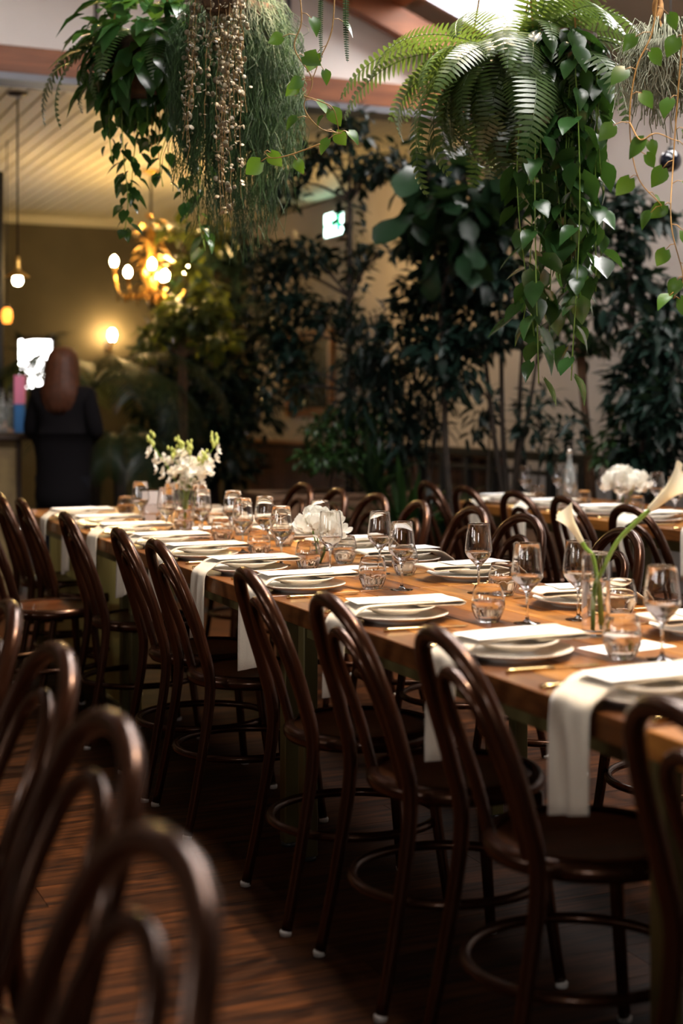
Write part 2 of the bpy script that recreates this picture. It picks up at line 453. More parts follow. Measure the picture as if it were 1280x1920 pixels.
struct(MB().box(-XW, XW, 8.58, 8.80, 3.245, 3.288).build('trim_2', 'steel_grey', smooth=False))

# roof: rafters, purlins, lining with skylight openings
def sloped(bm, x0, x1, y0, y1, d0, d1):
    bm.add([(x, y, rz_(x) + d) for x in (x0, x1) for y in (y0, y1) for d in (d0, d1)],
           [(0, 1, 3, 2), (4, 6, 7, 5), (0, 4, 5, 1), (2, 3, 7, 6), (0, 2, 6, 4), (1, 5, 7, 3)]); return bm
for yy in (8.55, 6.2, 3.9, 1.6, -.7, -3):
    for sx in (1, -1):
        struct(sloped(MB(), 0, sx * XW, yy, yy + .10, 0, .19).build('rafter', 'beam_wood', smooth=False))
for px in (.3, 1.0, 4.17, -.3, -1.0, -4.17):
    struct(sloped(MB(), px - .06, px + .06, -4, YG, .19, .28).build('purlin', 'beam_wood_y', smooth=False))
OPEN = [(4.26, 5.0, 7.5, 8.45), (4.26, 5.25, 4.0, 6.75), (1.9, 3.5, 1.2, 6.1)]  # second opening is an unseen skylight added to brighten the gable
roof = thing('ceiling_roof', None, None); struct(roof)
xs = sorted({-XW - .2, 0, XW + .2, *[v for q in OPEN for v in q[:2]]}); ys = sorted({-4.2, YG + .1, *[v for q in OPEN for v in q[2:]]})
lb = MB()
for i in range(len(xs) - 1):
    for j in range(len(ys) - 1):
        cx, cy = (xs[i] + xs[i + 1]) / 2, (ys[j] + ys[j + 1]) / 2
        if not any(q[0] < cx < q[1] and q[2] < cy < q[3] for q in OPEN): sloped(lb, xs[i], xs[i + 1], ys[j], ys[j + 1], .28, .42)
lb.build('roof_lining', 'roof_lining', roof, False)
for n, q in enumerate(OPEN):
    sk = thing('window_%d' % (n + 2), None, None); struct(sk)
    x0, x1, y0, y1 = q; f = MB()
    for a in ((x0 - .01, x0 + .03, y0, y1), (x1 - .03, x1 + .01, y0, y1), (x0, x1, y0 - .01, y0 + .03), (x0, x1, y1 - .03, y1 + .01)):
        sloped(f, a[0], a[1], a[2], a[3], .27, .50)
    f.build('window_frame', 'skylight_reveal', sk, False)
    k = max(1, round((y1 - y0) / 1.6))
    for i in range(k):
        ya, yb_ = y0 + (y1 - y0) * i / k, y0 + (y1 - y0) * (i + 1) / k
        sloped(MB(), x0, x1, ya + .02, yb_ - .02, .47, .476).build('window_pane', 'pane', sk, False)
        if i: sloped(MB(), x0, x1, ya - .025, ya + .025, .42, .50).build('glazing_bar', 'skylight_reveal', sk, False)
    xm = (x0 + x1) / 2
    portal((xm, (y0 + y1) / 2, rz_(xm) + .40), (0, math.atan(.394) * (1 if xm > 0 else -1), 0), (x1 - x0) * math.hypot(1, .394), y1 - y0)

# low wainscot of upright boards with a cap rail on the right wall, far end
wn = thing('trim_3', None, None); struct(wn)
wbm = MB().box(XW - .03, XW - .004, 0, .112, 0, .88, .004).mesh('wainscot_board', 'panel_wood', False)
y = 9.4
while y < YB - .1: obj('wainscot_board', wbm, wn, (0, y, 0)); y += .12
MB().box(XW - .09, XW, 9.4, YB, .88, .915, .006).build('cap_rail', 'frame_wood', wn, False)

# ================================================================== CHAIRS
def make_chair():
    t = thing('bentwood_chair', 'x', 'chair')
    # rear legs and outer back hoop bent from one rod
    half = [(.190, -.265, .0), (.184, -.225, .20), (.178, -.190, .44), (.176, -.215, .58), (.166, -.256, .71), (.130, -.292, .810), (.070, -.311, .857)]
    pts = half + [(0, -.316, .870)] + [(-x, y, z) for x, y, z in half[::-1]]
    p = cpath(pts, 72); n = len(p)
    MB().tube(p, [.0135 + .0045 * min(1, max(0, (q.z - .05) / .5)) for q in p], 12).build('back_hoop', 'bentwood', t)
    ih = [(.090, -.165, .445), (.092, -.202, .58), (.090, -.245, .69), (.066, -.275, .764)]
    pts = ih + [(0, -.288, .796)] + [(-x, y, z) for x, y, z in ih[::-1]]
    p = cpath(pts, 48); MB().tube(p, .0135, 10).build('inner_hoop', 'bentwood', t)
    # seat: bent rim with a shaped plywood panel
    MB().lathe([(.0, .425), (.175, .425), (.198, .430), (.206, .441), (.206, .455), (.198, .466), (.186, .469), (.178, .465)], 40).build('seat_rim', 'bentwood', t)
    MB().lathe([(.183, .455), (.183, .463), (.15, .4615), (.09, .4570), (.0, .455)], 40).build('seat', 'bentwood_seat', t)
    for sx in (-1, 1):
        p = cpath([(sx * .135, .135, .43), (sx * .150, .152, .25), (sx * .172, .180, .004)], 8)
        MB().tube(p, [.018 - .005 * i / 8 for i in range(9)], 10).build('leg', 'bentwood', t)
        MB().lathe([(.0, 0), (.014, 0), (.015, .010), (.012, .014), (0, .014)], 12, cx=sx * .173, cy=.181).build('foot_glide', 'glide', t)
        MB().lathe([(.0, 0), (.014, 0), (.015, .010), (.012, .014), (0, .014)], 12, cx=sx * .190, cy=-.265).build('foot_glide', 'glide', t)
    ring = [(.208 * math.cos(a), -.020 + .222 * math.sin(a), .225) for a in [2 * PI * k / 44 for k in range(44)]]
    MB().tube(ring, .0120, 8, closed=True).build('stretcher_ring', 'bentwood', t)
    return t
chair0 = make_chair(); cused = []
def chair(p, s, rz, label, group):
    """p, s: where the middle of the seat stands; rz = 0 faces away from the camera along the table"""
    if not cused:
        cused.append(1); chair0.location = (p, s, 0); chair0.rotation_euler = (0, 0, rz); tag(chair0, label, 'chair', group); return chair0
    return dup(chair0, (p, s, 0), rz, label, group)
D = math.radians
# aisle side of the long table: backs towards the aisle (seat faces +X)
NEAR = [(1.57, 1.655, -4), (1.57, 2.36, -6), (1.57, 2.90, -3), (1.57, 3.42, -5), (1.575, 4.27, -2), (1.575, 4.70, -4), (1.57, 5.48, -3), (1.57, 6.36, -2), (1.30, 5.93, 3), (1.56, 6.86, 0)]
NEAR = sorted(NEAR, key=lambda q: q[1])
for i, (p, s, a) in enumerate(NEAR):
    lb = 'dark bentwood chair on aisle side of long table, %s from the camera' % ORD[i]
    if p < 1.45: lb = 'dark bentwood chair pulled out into the aisle near far end of long table'
    chair(p, s, D(-90 + a), lb, 'chairs along the aisle side of the long table')
FARC = [3.36, 4.05, 4.66, 5.12, 5.56, 6.02, 6.47, 6.92]
for i, s in enumerate(FARC):
    chair(2.53 + (.02, -.01, .0, .02, -.02, .01, 0, .01)[i], s, D(90 + (2, -4, 5, 0, -5, 3, -2, 4)[i]),
          'dark bentwood chair on wall side of long table, %s from the camera' % ORD[i], 'chairs along the wall side of the long table')
RTC = [(3.80, 4.95, 3), (3.86, 5.50, -4), (3.85, 5.95, 3), (3.83, 6.40, 0), (3.86, 6.86, -3)]
for i, (p, s, a) in enumerate(RTC):
    chair(p, s, D(-90 + a), 'dark bentwood chair at the table by the wall, %s from the camera' % ORD[i], 'chairs at the table by the wall')
FG = [(.10, 1.315, -8), (.19, 1.885, -5), (.245, 2.48, -3), (.27, 3.08, 0)]
for i, (p, s, a) in enumerate(FG):
    chair(p, s, D(90 - a), ['blurred dark bentwood chair in the foreground, nearest the camera', 'blurred bentwood chair in the foreground, second from the camera',
          'blurred bentwood chair in the foreground, third from the camera', 'bentwood chair at left edge of photo, fourth of the foreground row'][i], 'foreground chairs with backs to the aisle')

# ================================================================== TABLES
TT = .75
XE0, XE1 = 1.463, 2.36       # long table: aisle edge, wall-side edge
def make_table(x0, x1, y0, y1, label, group, panel=False, nleg=True):
    t = thing('dining_table', label, 'table', ((x0 + x1) / 2, (y0 + y1) / 2, 0), 0, group)
    w, l = x1 - x0, y1 - y0; n = 9; pw = w / n
    mes = [MB().box(-pw / 2 + .0006, pw / 2 - .0006, -l / 2 + .002, l / 2 - .002, TT - .05, TT, .0022).mesh('plank', q, False) for q in ('table_wood', 'table_wood_light', 'table_wood_dark')]
    for i in range(n): obj('plank', mes[(0, 1, 0, 2, 1, 0, 2, 0, 1, 0, 2)[(i + int(y0 * 1.7)) % 11]], t, (-w / 2 + pw * (i + .5), 0, 0))
    for sx in (-1, 1):
        MB().box(sx * (w / 2 - .10) - .012, sx * (w / 2 - .10) + .012, -l / 2 + .06, l / 2 - .06, TT - .11, TT - .05).build('apron', 'olive_steel', t, False)
        for sy in (-1, 1):
            MB().box(sx * (w / 2 - .10) - .022, sx * (w / 2 - .10) + .022, sy * (l / 2 - .07) - .022, sy * (l / 2 - .07) + .022, .012, TT - .05, .003).build('leg', 'olive_steel', t, False)
            MB().lathe([(0, 0), (.024, 0), (.024, .012), (0, .012)], 14, cx=sx * (w / 2 - .10), cy=sy * (l / 2 - .07)).build('foot', 'lamp_black', t)
    if panel: MB().box(-w / 2 + .14, -w / 2 + .16, -l / 2 + .12, l / 2 - .12, .02, TT - .06).build('side_panel', 'olive_paint', t, False)
    return t
make_table(XE0, XE1, .2, 2.02, 'long plank table at right edge, nearest table of the row', 'tables pushed together in the long row')
make_table(XE0, XE1, 2.024, 3.84, 'plank table laid with calla lilies, second of the long row', 'tables pushed together in the long row')
make_table(XE0, XE1, 3.844, 5.66, 'plank table laid with white peonies, third of the long row', 'tables pushed together in the long row')
make_table(XE0, XE1, 5.664, 7.48, 'plank table laid with orchids, far end of the long row', 'tables pushed together in the long row', panel=True)
RX0, RX1 = 3.87, 4.72
make_table(RX0, RX1, 3.95, 5.55, 'plank table by the wall at right edge, nearer of two', 'tables by the wall')
make_table(RX0, RX1, 5.554, 7.15, 'plank table by the wall, farther of two', 'tables by the wall')

# ================================================================== TABLEWARE
ME = {}
ME['dinner_plate'] = MB().lathe([(0, .003), (.075, .003), (.080, .0), (.084, .0), (.086, .004), (.118, .013), (.134, .019), (.135, .021), (.133, .0215), (.116, .0165), (.088, .009), (.0, .008)], 48).mesh('dinner_plate', 'plate')
ME['side_plate'] = MB().lathe([(0, .003), (.055, .003), (.058, 0), (.062, 0), (.064, .004), (.090, .011), (.102, .016), (.103, .018), (.101, .0185), (.088, .0135), (.066, .008), (.0, .007)], 44).mesh('side_plate', 'plate')
def glass_mesh():
    o = [(.0, .0), (.033, .0), (.0345, .0012), (.033, .0022), (.012, .0050), (.0050, .011), (.0036, .022), (.0036, .066), (.0052, .076), (.013, .086), (.024, .097), (.0345, .110), (.0395, .119), (.0405, .126), (.0400, .134), (.0368, .165), (.0325, .203), (.0322, .2042)]
    i = [(.0313, .2042), (.0312, .203), (.0355, .165), (.0387, .134), (.0391, .126), (.0380, .1195), (.0325, .110), (.022, .0985), (.011, .0890), (.0, .0855)]
    return MB().lathe(o + i, 40).mesh('wine_glass', 'glass')
ME['wine_glass'] = glass_mesh()
ME['wine'] = MB().lathe([(0, .0850), (.0112, .0886), (.0222, .0980), (.0327, .1096), (.0382, .1192), (.0386, .1215), (.0383, .1222), (0, .1222)], 36).mesh('liquid', 'liquid')
def facet(a, z):
    k = 10; s = 2 * PI / k; q = (a % s) - s / 2
    pol = math.cos(PI / k) / math.cos(q); w = max(0, min(1, (.050 - z) / .016)) * (1 if z > .0005 else 1)
    return 1 + (pol - 1 + .006) * w * 1.25
ME['tumbler'] = MB().lathe([(0, 0), (.026, 0), (.0285, .002), (.036, .016), (.0425, .034), (.0432, .045), (.0420, .060), (.0385, .078), (.0345, .0935), (.0340, .0945),
                            (.0330, .0945), (.0328, .0930), (.0370, .078), (.0404, .060), (.0412, .046), (.0392, .034), (.0320, .019), (.0240, .0115), (0, .0110)], 60, mod=facet).mesh('tumbler', 'glass')
ME['water'] = MB().lathe([(0, .0108), (.0242, .0113), (.0323, .0188), (.0395, .034), (.0414, .046), (.0409, .0545), (.0406, .0550), (0, .0550)], 60, mod=facet).mesh('water', 'liquid')
# knife and fork: handle end at -X, tip at +X
kh = MB()
ME['knife_handle'] = MB().tube(cpath([(-.115, 0, .0045), (-.07, 0, .0045), (.0, 0, .0045)], 6), [.0048, .0052, .0050, .0046, .0042, .0038, .0034], 8).mesh('handle', 'brass')
ME['knife_blade'] = MB().add([(-.002, -.004, .0035), (-.002, .004, .0035), (.10, -.008, .0025), (.10, .006, .0025), (.118, .004, .0025), (-.002, -.004, .0055), (-.002, .004, .0055), (.10, -.008, .0032), (.10, .006, .0040), (.118, .004, .0035)],
                             [(0, 1, 3, 2), (2, 3, 4), (5, 7, 8, 6), (7, 9, 8), (0, 2, 7, 5), (2, 4, 9, 7), (4, 3, 8, 9), (3, 1, 6, 8), (1, 0, 5, 6)]).mesh('blade', 'brass', False)
ME['fork_handle'] = MB().tube(cpath([(-.115, 0, .004), (-.04, 0, .005), (.03, 0, .009), (.05, 0, .008)], 8), [.005, .0045, .004, .0034, .003, .003, .003, .004, .006], 8).mesh('handle', 'brass')
fk = MB()
fk.box(.045, .068, -.0105, .0105, .0065, .0085)
for q in (-.009, -.003, .003, .009): fk.tube([(.066, q, .0075), (.085, q, .0045), (.107, q, .0060)], [.0017, .0016, .0009], 5)
ME['fork_tines'] = fk.mesh('tines', 'brass')
def napkin_mesh(seed, hang, edge):
    r = random.Random(seed); w = .066
    pts = [(.04, .0405), (.11, .0400), (.152, .0385), (.167, .0435), (.158, .0497), (.105, .0492), (.0, .0485), (-.07, .0470), (-.115, .0430), (edge + .01, .026), (edge - .012, .008), (edge - .019, -.025), (edge - .021, -.11), (edge - .021, -hang)]
    P = cpath([(x, 0, z) for x, z in pts], 44); n = len(P); vs = []; fs = []; m = 6
    for i, q in enumerate(P):
        t = i / (n - 1); hangt = max(0, (t - .72) / .28)
        for k in range(m + 1):
            u = k / m * 2 - 1
            x = q.x + .005 * math.sin(u * 3 + seed) * hangt + .006 * hangt * math.sin(u * 5)
            z = q.z - (.030 * (u + 1) / 2 * (hangt ** 4)) + (0.001 * math.sin(u * 4 + t * 9) if t < .6 else 0)
            vs.append((x, u * w * (1 - .10 * hangt) + .01 * (1 - t) * r.uniform(.6, 1), z))
    for i in range(n - 1):
        for k in range(m): a = i * (m + 1) + k; fs.append((a, a + 1, a + m + 2, a + m + 1))
    b = MB().add(vs, fs); me = b.mesh('napkin', 'napkin'); return me
NAPK = {}
def napkin(seed, hang, edge):
    k = (seed, hang, edge)
    if k not in NAPK: NAPK[k] = napkin_mesh(*k)
    return NAPK[k]
ME['menu_card'] = MB().box(-.105, .105, -.052, .052, 0, .0012).mesh('menu_card', 'paper', False)
ME['note_card'] = MB().box(-.105, .105, -.052, .052, 0, .0010).mesh('note_card', 'paper', False)
def single(name, mesh, loc, rz, label, cat, group):
    o = obj(name, ME[mesh] if isinstance(mesh, str) else mesh, None, loc); o.rotation_euler = (0, 0, rz)
    return tag(o, label, cat, group)
def cutlery(kind, loc, rz, label, group):
    t = thing(kind, label, kind, loc, rz, group)
    if kind == 'knife': obj('handle', ME['knife_handle'], t); obj('blade', ME['knife_blade'], t)
    else: obj('handle', ME['fork_handle'], t); obj('tines', ME['fork_tines'], t)
def setting(p, s, side, words, tbl, i, gap):
    """side = 1: the diner sits at smaller X and faces +X; gap = plate centre to table edge"""
    r = random.Random(i * 11 + int(p * 100)); rz = 0 if side == 1 else PI
    rz += D(r.uniform(-3, 3)); wh = '%s setting from camera, %s' % (words, tbl)
    g = tbl
    single('dinner_plate', 'dinner_plate', (p, s, TT), r.uniform(0, 6), 'cream dinner plate, %s' % wh, 'plate', 'dinner plates, ' + g)
    single('side_plate', 'side_plate', (p, s, TT + .0215), r.uniform(0, 6), 'small white plate on dinner plate, %s' % wh, 'plate', 'side plates, ' + g)
    o = single('napkin', napkin(i % 4, (.185, .20, .17, .21)[i % 4], -gap), (p, s + r.uniform(-.01, .01), TT), rz, 'folded linen napkin over the table edge, %s' % wh, 'napkin', 'napkins, ' + g)
    md = o.modifiers.new('cloth', 'SOLIDIFY'); md.thickness = .0028; md.offset = 0
    single('menu_card', 'menu_card', (p - side * .018, s, TT + .0525), rz + D(r.uniform(-7, 7)), 'white menu card on napkin, %s' % wh, 'menu', 'menu cards, ' + g)
    cutlery('knife', (p, s - side * .172, TT), rz, 'gold knife beside plates, %s' % wh, 'knives, ' + g)
    cutlery('fork', (p - side * .02, s + side * .165, TT), rz, 'gold fork beside plates, %s' % wh, 'forks, ' + g)
NS = [2.22, 2.72, 3.30, 3.95, 4.42, 4.90, 5.35, 5.85, 6.30, 6.78]
for i, s in enumerate(NS): setting(1.615, s, 1, ORD[i], 'aisle side of long table', i, .152)
FS = [2.80, 3.34, 3.98, 4.46, 4.90, 5.45, 5.95, 6.5]
for i, s in enumerate(FS): setting(2.205, s, -1, ORD[i], 'wall side of long table', i + 20, .155)
RS = [5.0, 5.50, 5.95, 6.42, 6.88]
for i, s in enumerate(RS): setting(RX0 + .155, s, 1, ORD[i], 'table by the wall', i + 40, .155)

def wine_glass(x, y, label, group='wine glasses on the long table', h=TT, base=None):
    q = base if base else at(x, y, h); t = thing('wine_glass', label, 'wine glass', (q.x, q.y, TT), rnd.uniform(0, 6), group)
    obj('bowl_and_stem', ME['wine_glass'], t); obj('liquid', ME['wine'], t)
def rim(x, y): q = at(x, y, TT + .204); return q
def tumbler(x, y, label, group='water tumblers on the long table', base=None):
    q = base if base else at(x, y, TT); t = thing('tumbler', label, 'tumbler', (q.x, q.y, TT), rnd.uniform(0, 6), group)
    obj('tumbler_body', ME['tumbler'], t); obj('water', ME['water'], t)
wine_glass(1241, 1237, 'clear wine glass at right edge, nearest the camera')
wine_glass(988, 1169, 'clear wine glass standing left of the calla lily vase')
wine_glass(1084, 1162, 'clear wine glass just behind the calla lily vase')
wine_glass(753, 1106, 'clear wine glass in front of a tumbler, mid table')
wine_glass(897, 1112, 'tall clear wine glass alone before a chair back, right of table middle')
wine_glass(712, 1076, 'clear wine glass beyond the mid-table tumbler, behind its neighbour glass')
wine_glass(619, 1076, 'clear wine glass right before the white peonies')
for (x, y, l) in ((600, 938, 'clear wine glass standing behind the white peonies'), (527, 949, 'clear wine glass left of the peonies, fourth of four in a group'),
                  (496, 931, 'clear wine glass left of the peonies, third of four in a group'), (455, 934, 'clear wine glass left of the peonies, second of four in a group'),
                  (437, 920, 'clear wine glass left of the peonies, leftmost of four in a group'), (379, 917, 'clear wine glass right of the orchid vase, in front'),
                  (374, 908, 'clear wine glass right of the orchid vase, farther back'), (312, 914, 'clear wine glass left of the orchid vase, by the card stand'),
                  (322, 907, 'clear wine glass close behind the orchid vase, left'), (263, 903, 'clear wine glass behind the card stand, leftmost on the table')):
    wine_glass(0, 0, l, base=rim(x, y))
tumbler(1165, 1234, 'water tumbler at right, nearest the camera')
tumbler(915, 1166, 'water tumbler before a plate, left of the lily vase')
tumbler(943, 1116, 'water tumbler behind another tumbler, left of the lily vase')
tumbler(1163, 1153, 'water tumbler half hidden right behind the lily vase')
tumbler(698, 1104, 'water tumbler standing alone on bare wood, mid table')
tumbler(759, 1078, 'water tumbler behind the mid-table wine glass')
tumbler(577, 1069, 'water tumbler in front of the white peonies, left')
tumbler(646, 1056, 'water tumbler right behind the white peonies')
tumbler(485, 1044, 'water tumbler beside a plate, left of the peonies')
tumbler(532, 1024, 'water tumbler just left and behind the peonies')
tumbler(415, 1017, 'water tumbler among plates, left of table middle')
tumbler(455, 1003, 'water tumbler under the group of four wine glasses')
tumbler(345, 997, 'water tumbler in front of the orchid vase')
tumbler(402, 985, 'water tumbler right of the orchid vase')
tumbler(283, 985, 'water tumbler below the card stand')
tumbler(236, 966, 'water tumbler at the far left corner of long table')
# loose cards on bare wood
for (x, y, l) in ((1175, 1214, 'white card lying flat by the lily vase'), (665, 1064, 'white card lying flat beside the peonies'), (376, 990, 'white card lying flat beyond the far plates')):
    q = at(x, y, TT); single('note_card', 'note_card', (q.x, q.y, TT), D(rnd.uniform(-8, 8)), l, 'card', 'loose cards on the long table')
# far table
for i, sy in enumerate(RS):
    wine_glass(0, 0, 'wine glass on the table by the wall, %s from the camera' % ORD[i], 'wine glasses on the table by the wall', base=Vector((RX0 + .36, sy + .10, 0)))
    tumbler(0, 0, 'tumbler on the table by the wall, %s from the camera' % ORD[i], 'tumblers on the table by the wall', base=Vector((RX0 + .37, sy - .02, 0)))
    wine_glass(0, 0, 'wine glass on the wall side of the wall table, %s from the camera' % ORD[i], 'wine glasses on the table by the wall', base=Vector((RX1 - .30, sy + .05, 0)))

# ------------------------------------------------------------------ flowers on the tables
def vase_mesh(r, h, wall=.003, bot=.012, flare=0):
    k = lambda z: r + flare * (z / h) ** 1.3
    o = [(0, 0), (r - .004, 0), (r - .002, 0), (r - .0006, .0006), (r, .002), (r, .0035), (k(h * .33), h * .33), (k(h * .66), h * .66), (k(h - .003), h - .003), (k(h - .001), h - .001), (k(h) - .0006, h), (k(h) - wall + .0006, h),
         (k(h - .001) - wall, h - .001), (k(h - .003) - wall, h - .003), (k(h * .66) - wall, h * .66), (k(h * .33) - wall, h * .33), (r - wall, bot + .004), (r - wall, bot + .002), (r - wall - .0006, bot + .0006), (r - wall - .002, bot), (r - wall - .004, bot), (0, bot)]
    return MB().lathe(o, 36).mesh('vase', 'glass')
def water_in(r, z0, z1): return MB().lathe([(0, z0), (r - .002, z0), (r - .0005, z0 + .0004), (r, z0 + .002), (r, z0 + .004), (r, z1 - .002), (r, z1 - .0006), (r - .0006, z1), (r - .002, z1), (0, z1)], 32).mesh('water', 'liquid')
q = at(1117, 1192, TT)
lv = thing('lily_vase', 'clear cylinder vase holding two calla lilies', 'vase', (q.x, q.y, TT))
obj('vase_body', vase_mesh(.034, .200), lv); obj('water', water_in(.0314, .0118, .135), lv)
def calla(name, label, pts, size, twist):
    t = thing(name, label, 'flower', pts[0], 0, 'calla lilies in the cylinder vase')
    p0 = Vector(pts[0]); P = [p - p0 for p in cpath(pts, 24)]
    MB().tube(P, [.0045 + .001 * i / 24 for i in range(25)], 8).build('stem', 'stem_green', t)
    d = (P[-1] - P[-3]).normalized(); b = MB(); n = 22; m = 12; vs = []; fs = []
    for i in range(m + 1):
        u = i / m; r = size * (.07 + .10 * u + .30 * max(0, u - .55) ** 1.6 * 1.5)
        for k in range(n):
            a = 2 * PI * k / n; lip = .30 * (.5 + .5 * math.cos(a)) * max(0, u - .55) * size
            rr = r * (1 + .55 * max(0, u - .6) * (.5 + .5 * math.cos(a)))
            vs.append((rr * math.cos(a), rr * math.sin(a), u * size + lip - (.10 * size * u * u if math.cos(a) < 0 else 0)))
    for i in range(m):
        for k in range(n): fs.append((i * n + k, i * n + (k + 1) % n, (i + 1) * n + (k + 1) % n, (i + 1) * n + k))
    M = d.to_track_quat('Z', 'Y').to_matrix().to_4x4() @ Matrix.Rotation(twist, 4, 'Z'); M.translation = P[-1] - d * .006
    MB().add(vs, fs).xf(M).build('spathe', 'petal_lily', t)
    MB().tube([(0, 0, size * .2), (0, 0, size * .45), (0, 0, size * .72)], [.004, .0045, .002], 8).xf(M).build('spadix', 'petal_core', t)
qa = Vector((q.x, q.y, TT + .016)); ZV = 3.41
tip1 = W(1088, 1012, ZV + .02); tip2 = W(1222, 952, ZV - .10)
calla('calla_lily', 'cream calla lily leaning left, small open bloom', [qa + Vector((.012, .0, 0)), qa + Vector((.008, .004, .10)), W(1112, 1046, ZV + .015), W(1098, 1028, ZV + .02), tip1], .085, .6)
calla('calla_lily', 'tall calla lily leaning right out of the frame', [qa + Vector((-.012, -.006, 0)), qa + Vector((-.006, -.004, .10)), W(1128, 1072, ZV - .01), W(1160, 1012, ZV - .05), tip2], .115, 2.4)

def petal(L, Wd):
    vs = []; fs = []
    for i, (t, w) in enumerate(((0, .25), (.3, .8), (.65, 1.0), (.9, .75), (1.0, .35))):
        for k, u in enumerate((-1, -.33, .33, 1)):
            vs.append((u * w * Wd / 2, t * L, .45 * L * (t ** 2) * 1.0 + .12 * Wd * u * u + .03 * L * math.sin(u * 7 + i)))
    for i in range(4):
        for k in range(3): a = i * 4 + k; fs.append((a, a + 1, a + 5, a + 4))
    return vs, fs
PET = petal(.038, .036)
def bouquet(name, label, cat, loc, vr, vh, heads, r):
    t = thing(name, label, cat, loc)
    obj('vase_body', vase_mesh(vr, vh), t); obj('water', water_in(vr - .0026, .0118, vh * .65), t)
    for (hx, hy, hz, hs) in heads:
        ms = []
        for k in range(84):
            f = k / 84; a = k * 2.39996; el = D(8 + 84 * (1 - f)); 
            d = Vector((math.cos(a) * math.cos(el), math.sin(a) * math.cos(el), math.sin(el)))
            if f > .72: d.z -= .5 * (f - .72) / .28
            base = Vector((hx, hy, hz)) + d * hs * (.30 + .45 * f)
            ms.append(frame(base, (d + Vector((0, 0, .45 - .5 * f)) + rv(r) * .22), -d + Vector((0, 0, .2)), hs / .062 * r.uniform(.8, 1.1)))
        fl_ = scatter('flower_head', PET, ms, 'petal_white', t)
        MB().lathe([(0, 0), (.010, .002), (.012, .008), (.006, .014), (0, .015)], 10, cx=hx, cy=hy).xf(Matrix.Translation((0, 0, hz + hs * .35))).build('flower_core', 'petal_core', fl_)
        MB().tube([(0, 0, .014), (hx * .4, hy * .4, vh * .7), (hx, hy, hz)], .0028, 6).build('stem', 'stem_green', t)
q = at(600, 1062, TT)
bouquet('peony_vase', 'low clear vase of white peonies on the long table', 'flowers', (q.x, q.y, TT), .036, .085,
        [(-.040, -.030, .125, .058), (.042, .012, .128, .056), (-.004, .030, .150, .052), (.016, -.048, .108, .046)], random.Random(3))
q = Vector((RX0 + .49, 6.20, 0))
bouquet('peony_vase', 'white peonies in low vase on the table by the wall', 'flowers', (q.x, q.y, TT), .040, .085,
        [(-.058, -.020, .125, .072), (.055, -.02, .130, .070), (.0, .030, .160, .068), (.01, -.06, .118, .06)], random.Random(5))
# orchids
q = at(347, 984, TT); r = random.Random(9)
ov = thing('orchid_vase', 'clear vase of white orchid sprays with yellow-green buds', 'flowers', (q.x, q.y, TT))
obj('vase_body', vase_mesh(.042, .165, flare=.006), ov); obj('water', water_in(.038, .0118, .11), ov)
OP = petal(.026, .019)
ends = [(-.145, .05, .425), (.130, -.05, .42), (.02, -.03, .385), (-.05, .05, .36), (.07, -.07, .34), (-.02, .03, .40)]
for e in ends:
    P = cpath([(0, 0, .015), (e[0] * .12, e[1] * .12, .14), (e[0] * .5, e[1] * .5, .26), (e[0] * .95, e[1] * .95, e[2] * .86), e], 26)
    st = MB().tube(P, [.0028 - .0016 * i / 26 for i in range(27)], 6).build('flower_spray', 'stem_green', ov)
    ms = []
    for i in range(9, 19):
        for kk in range(1 + (i % 2)):
            c = P[i] + Vector((r.uniform(-.042, .042), r.uniform(-.042, .042), r.uniform(-.03, .015))); out = Vector((c.x, c.y, .05)) + rv(r) * .05
            if r.random() < .15: out = rv(r)
            n = out.normalized(); u = n.orthogonal().normalized(); v = n.cross(u); a0 = r.uniform(0, 6)
            for k in range(5):
                a = a0 + k * 2 * PI / 5; ms.append(frame(c, u * math.cos(a) + v * math.sin(a) + n * .15, n, r.uniform(.8, 1.1)))
    scatter('blossoms', OP, ms, 'petal_white', st)
    bb = MB()
    for i in range(20, 27):
        c = P[i] + Vector((r.uniform(-.022, .022), r.uniform(-.022, .022), 0)); s_ = .0105 - .0007 * (i - 20)
        bb.lathe([(0, -s_ * 1.5), (s_ * .7, -s_ * .9), (s_, 0), (s_ * .6, s_ * 1.1), (0, s_ * 1.7)], 8).v[-40:]
        for j in range(len(bb.v) - 40, len(bb.v)): bb.v[j] = tuple(Vector(bb.v[j]) + c)
    bb.build('buds', 'bud', st)
# card in an acrylic stand
q = at(284, 978, TT)
cs = thing('card_stand', 'white card upright in clear stand, left of the orchids', 'card stand', (q.x, q.y, TT), D(-24))
MB().box(-.055, .055, -.03, .03, 0, .006, .001).build('base', 'acrylic', cs, False)
MB().box(-.050, .050, -.004, .004, .006, .150, .001).build('holder', 'acrylic', cs, False)
MB().box(-.044, .044, -.0065, -.0045, .012, .144).build('card', 'card', cs, False)
q = Vector((RX0 + .28, 6.48, 0))
bt = thing('water_bottle', 'tall clear bottle on the table by the wall', 'bottle', (q.x + .15, q.y + .15, TT))
MB().lathe([(0, 0), (.04, 0), (.042, .004), (.042, .16), (.034, .19), (.016, .225), (.015, .27), (.017, .272), (.017, .28), (.013, .28), (.013, .225), (.03, .188), (.039, .158), (.039, .006), (0, .005)], 28).build('bottle_body', 'bottle', bt)
MB().lathe([(0, .28), (.0165, .28), (.0165, .30), (.014, .304), (0, .304)], 16).build('stopper', 'steel', bt)
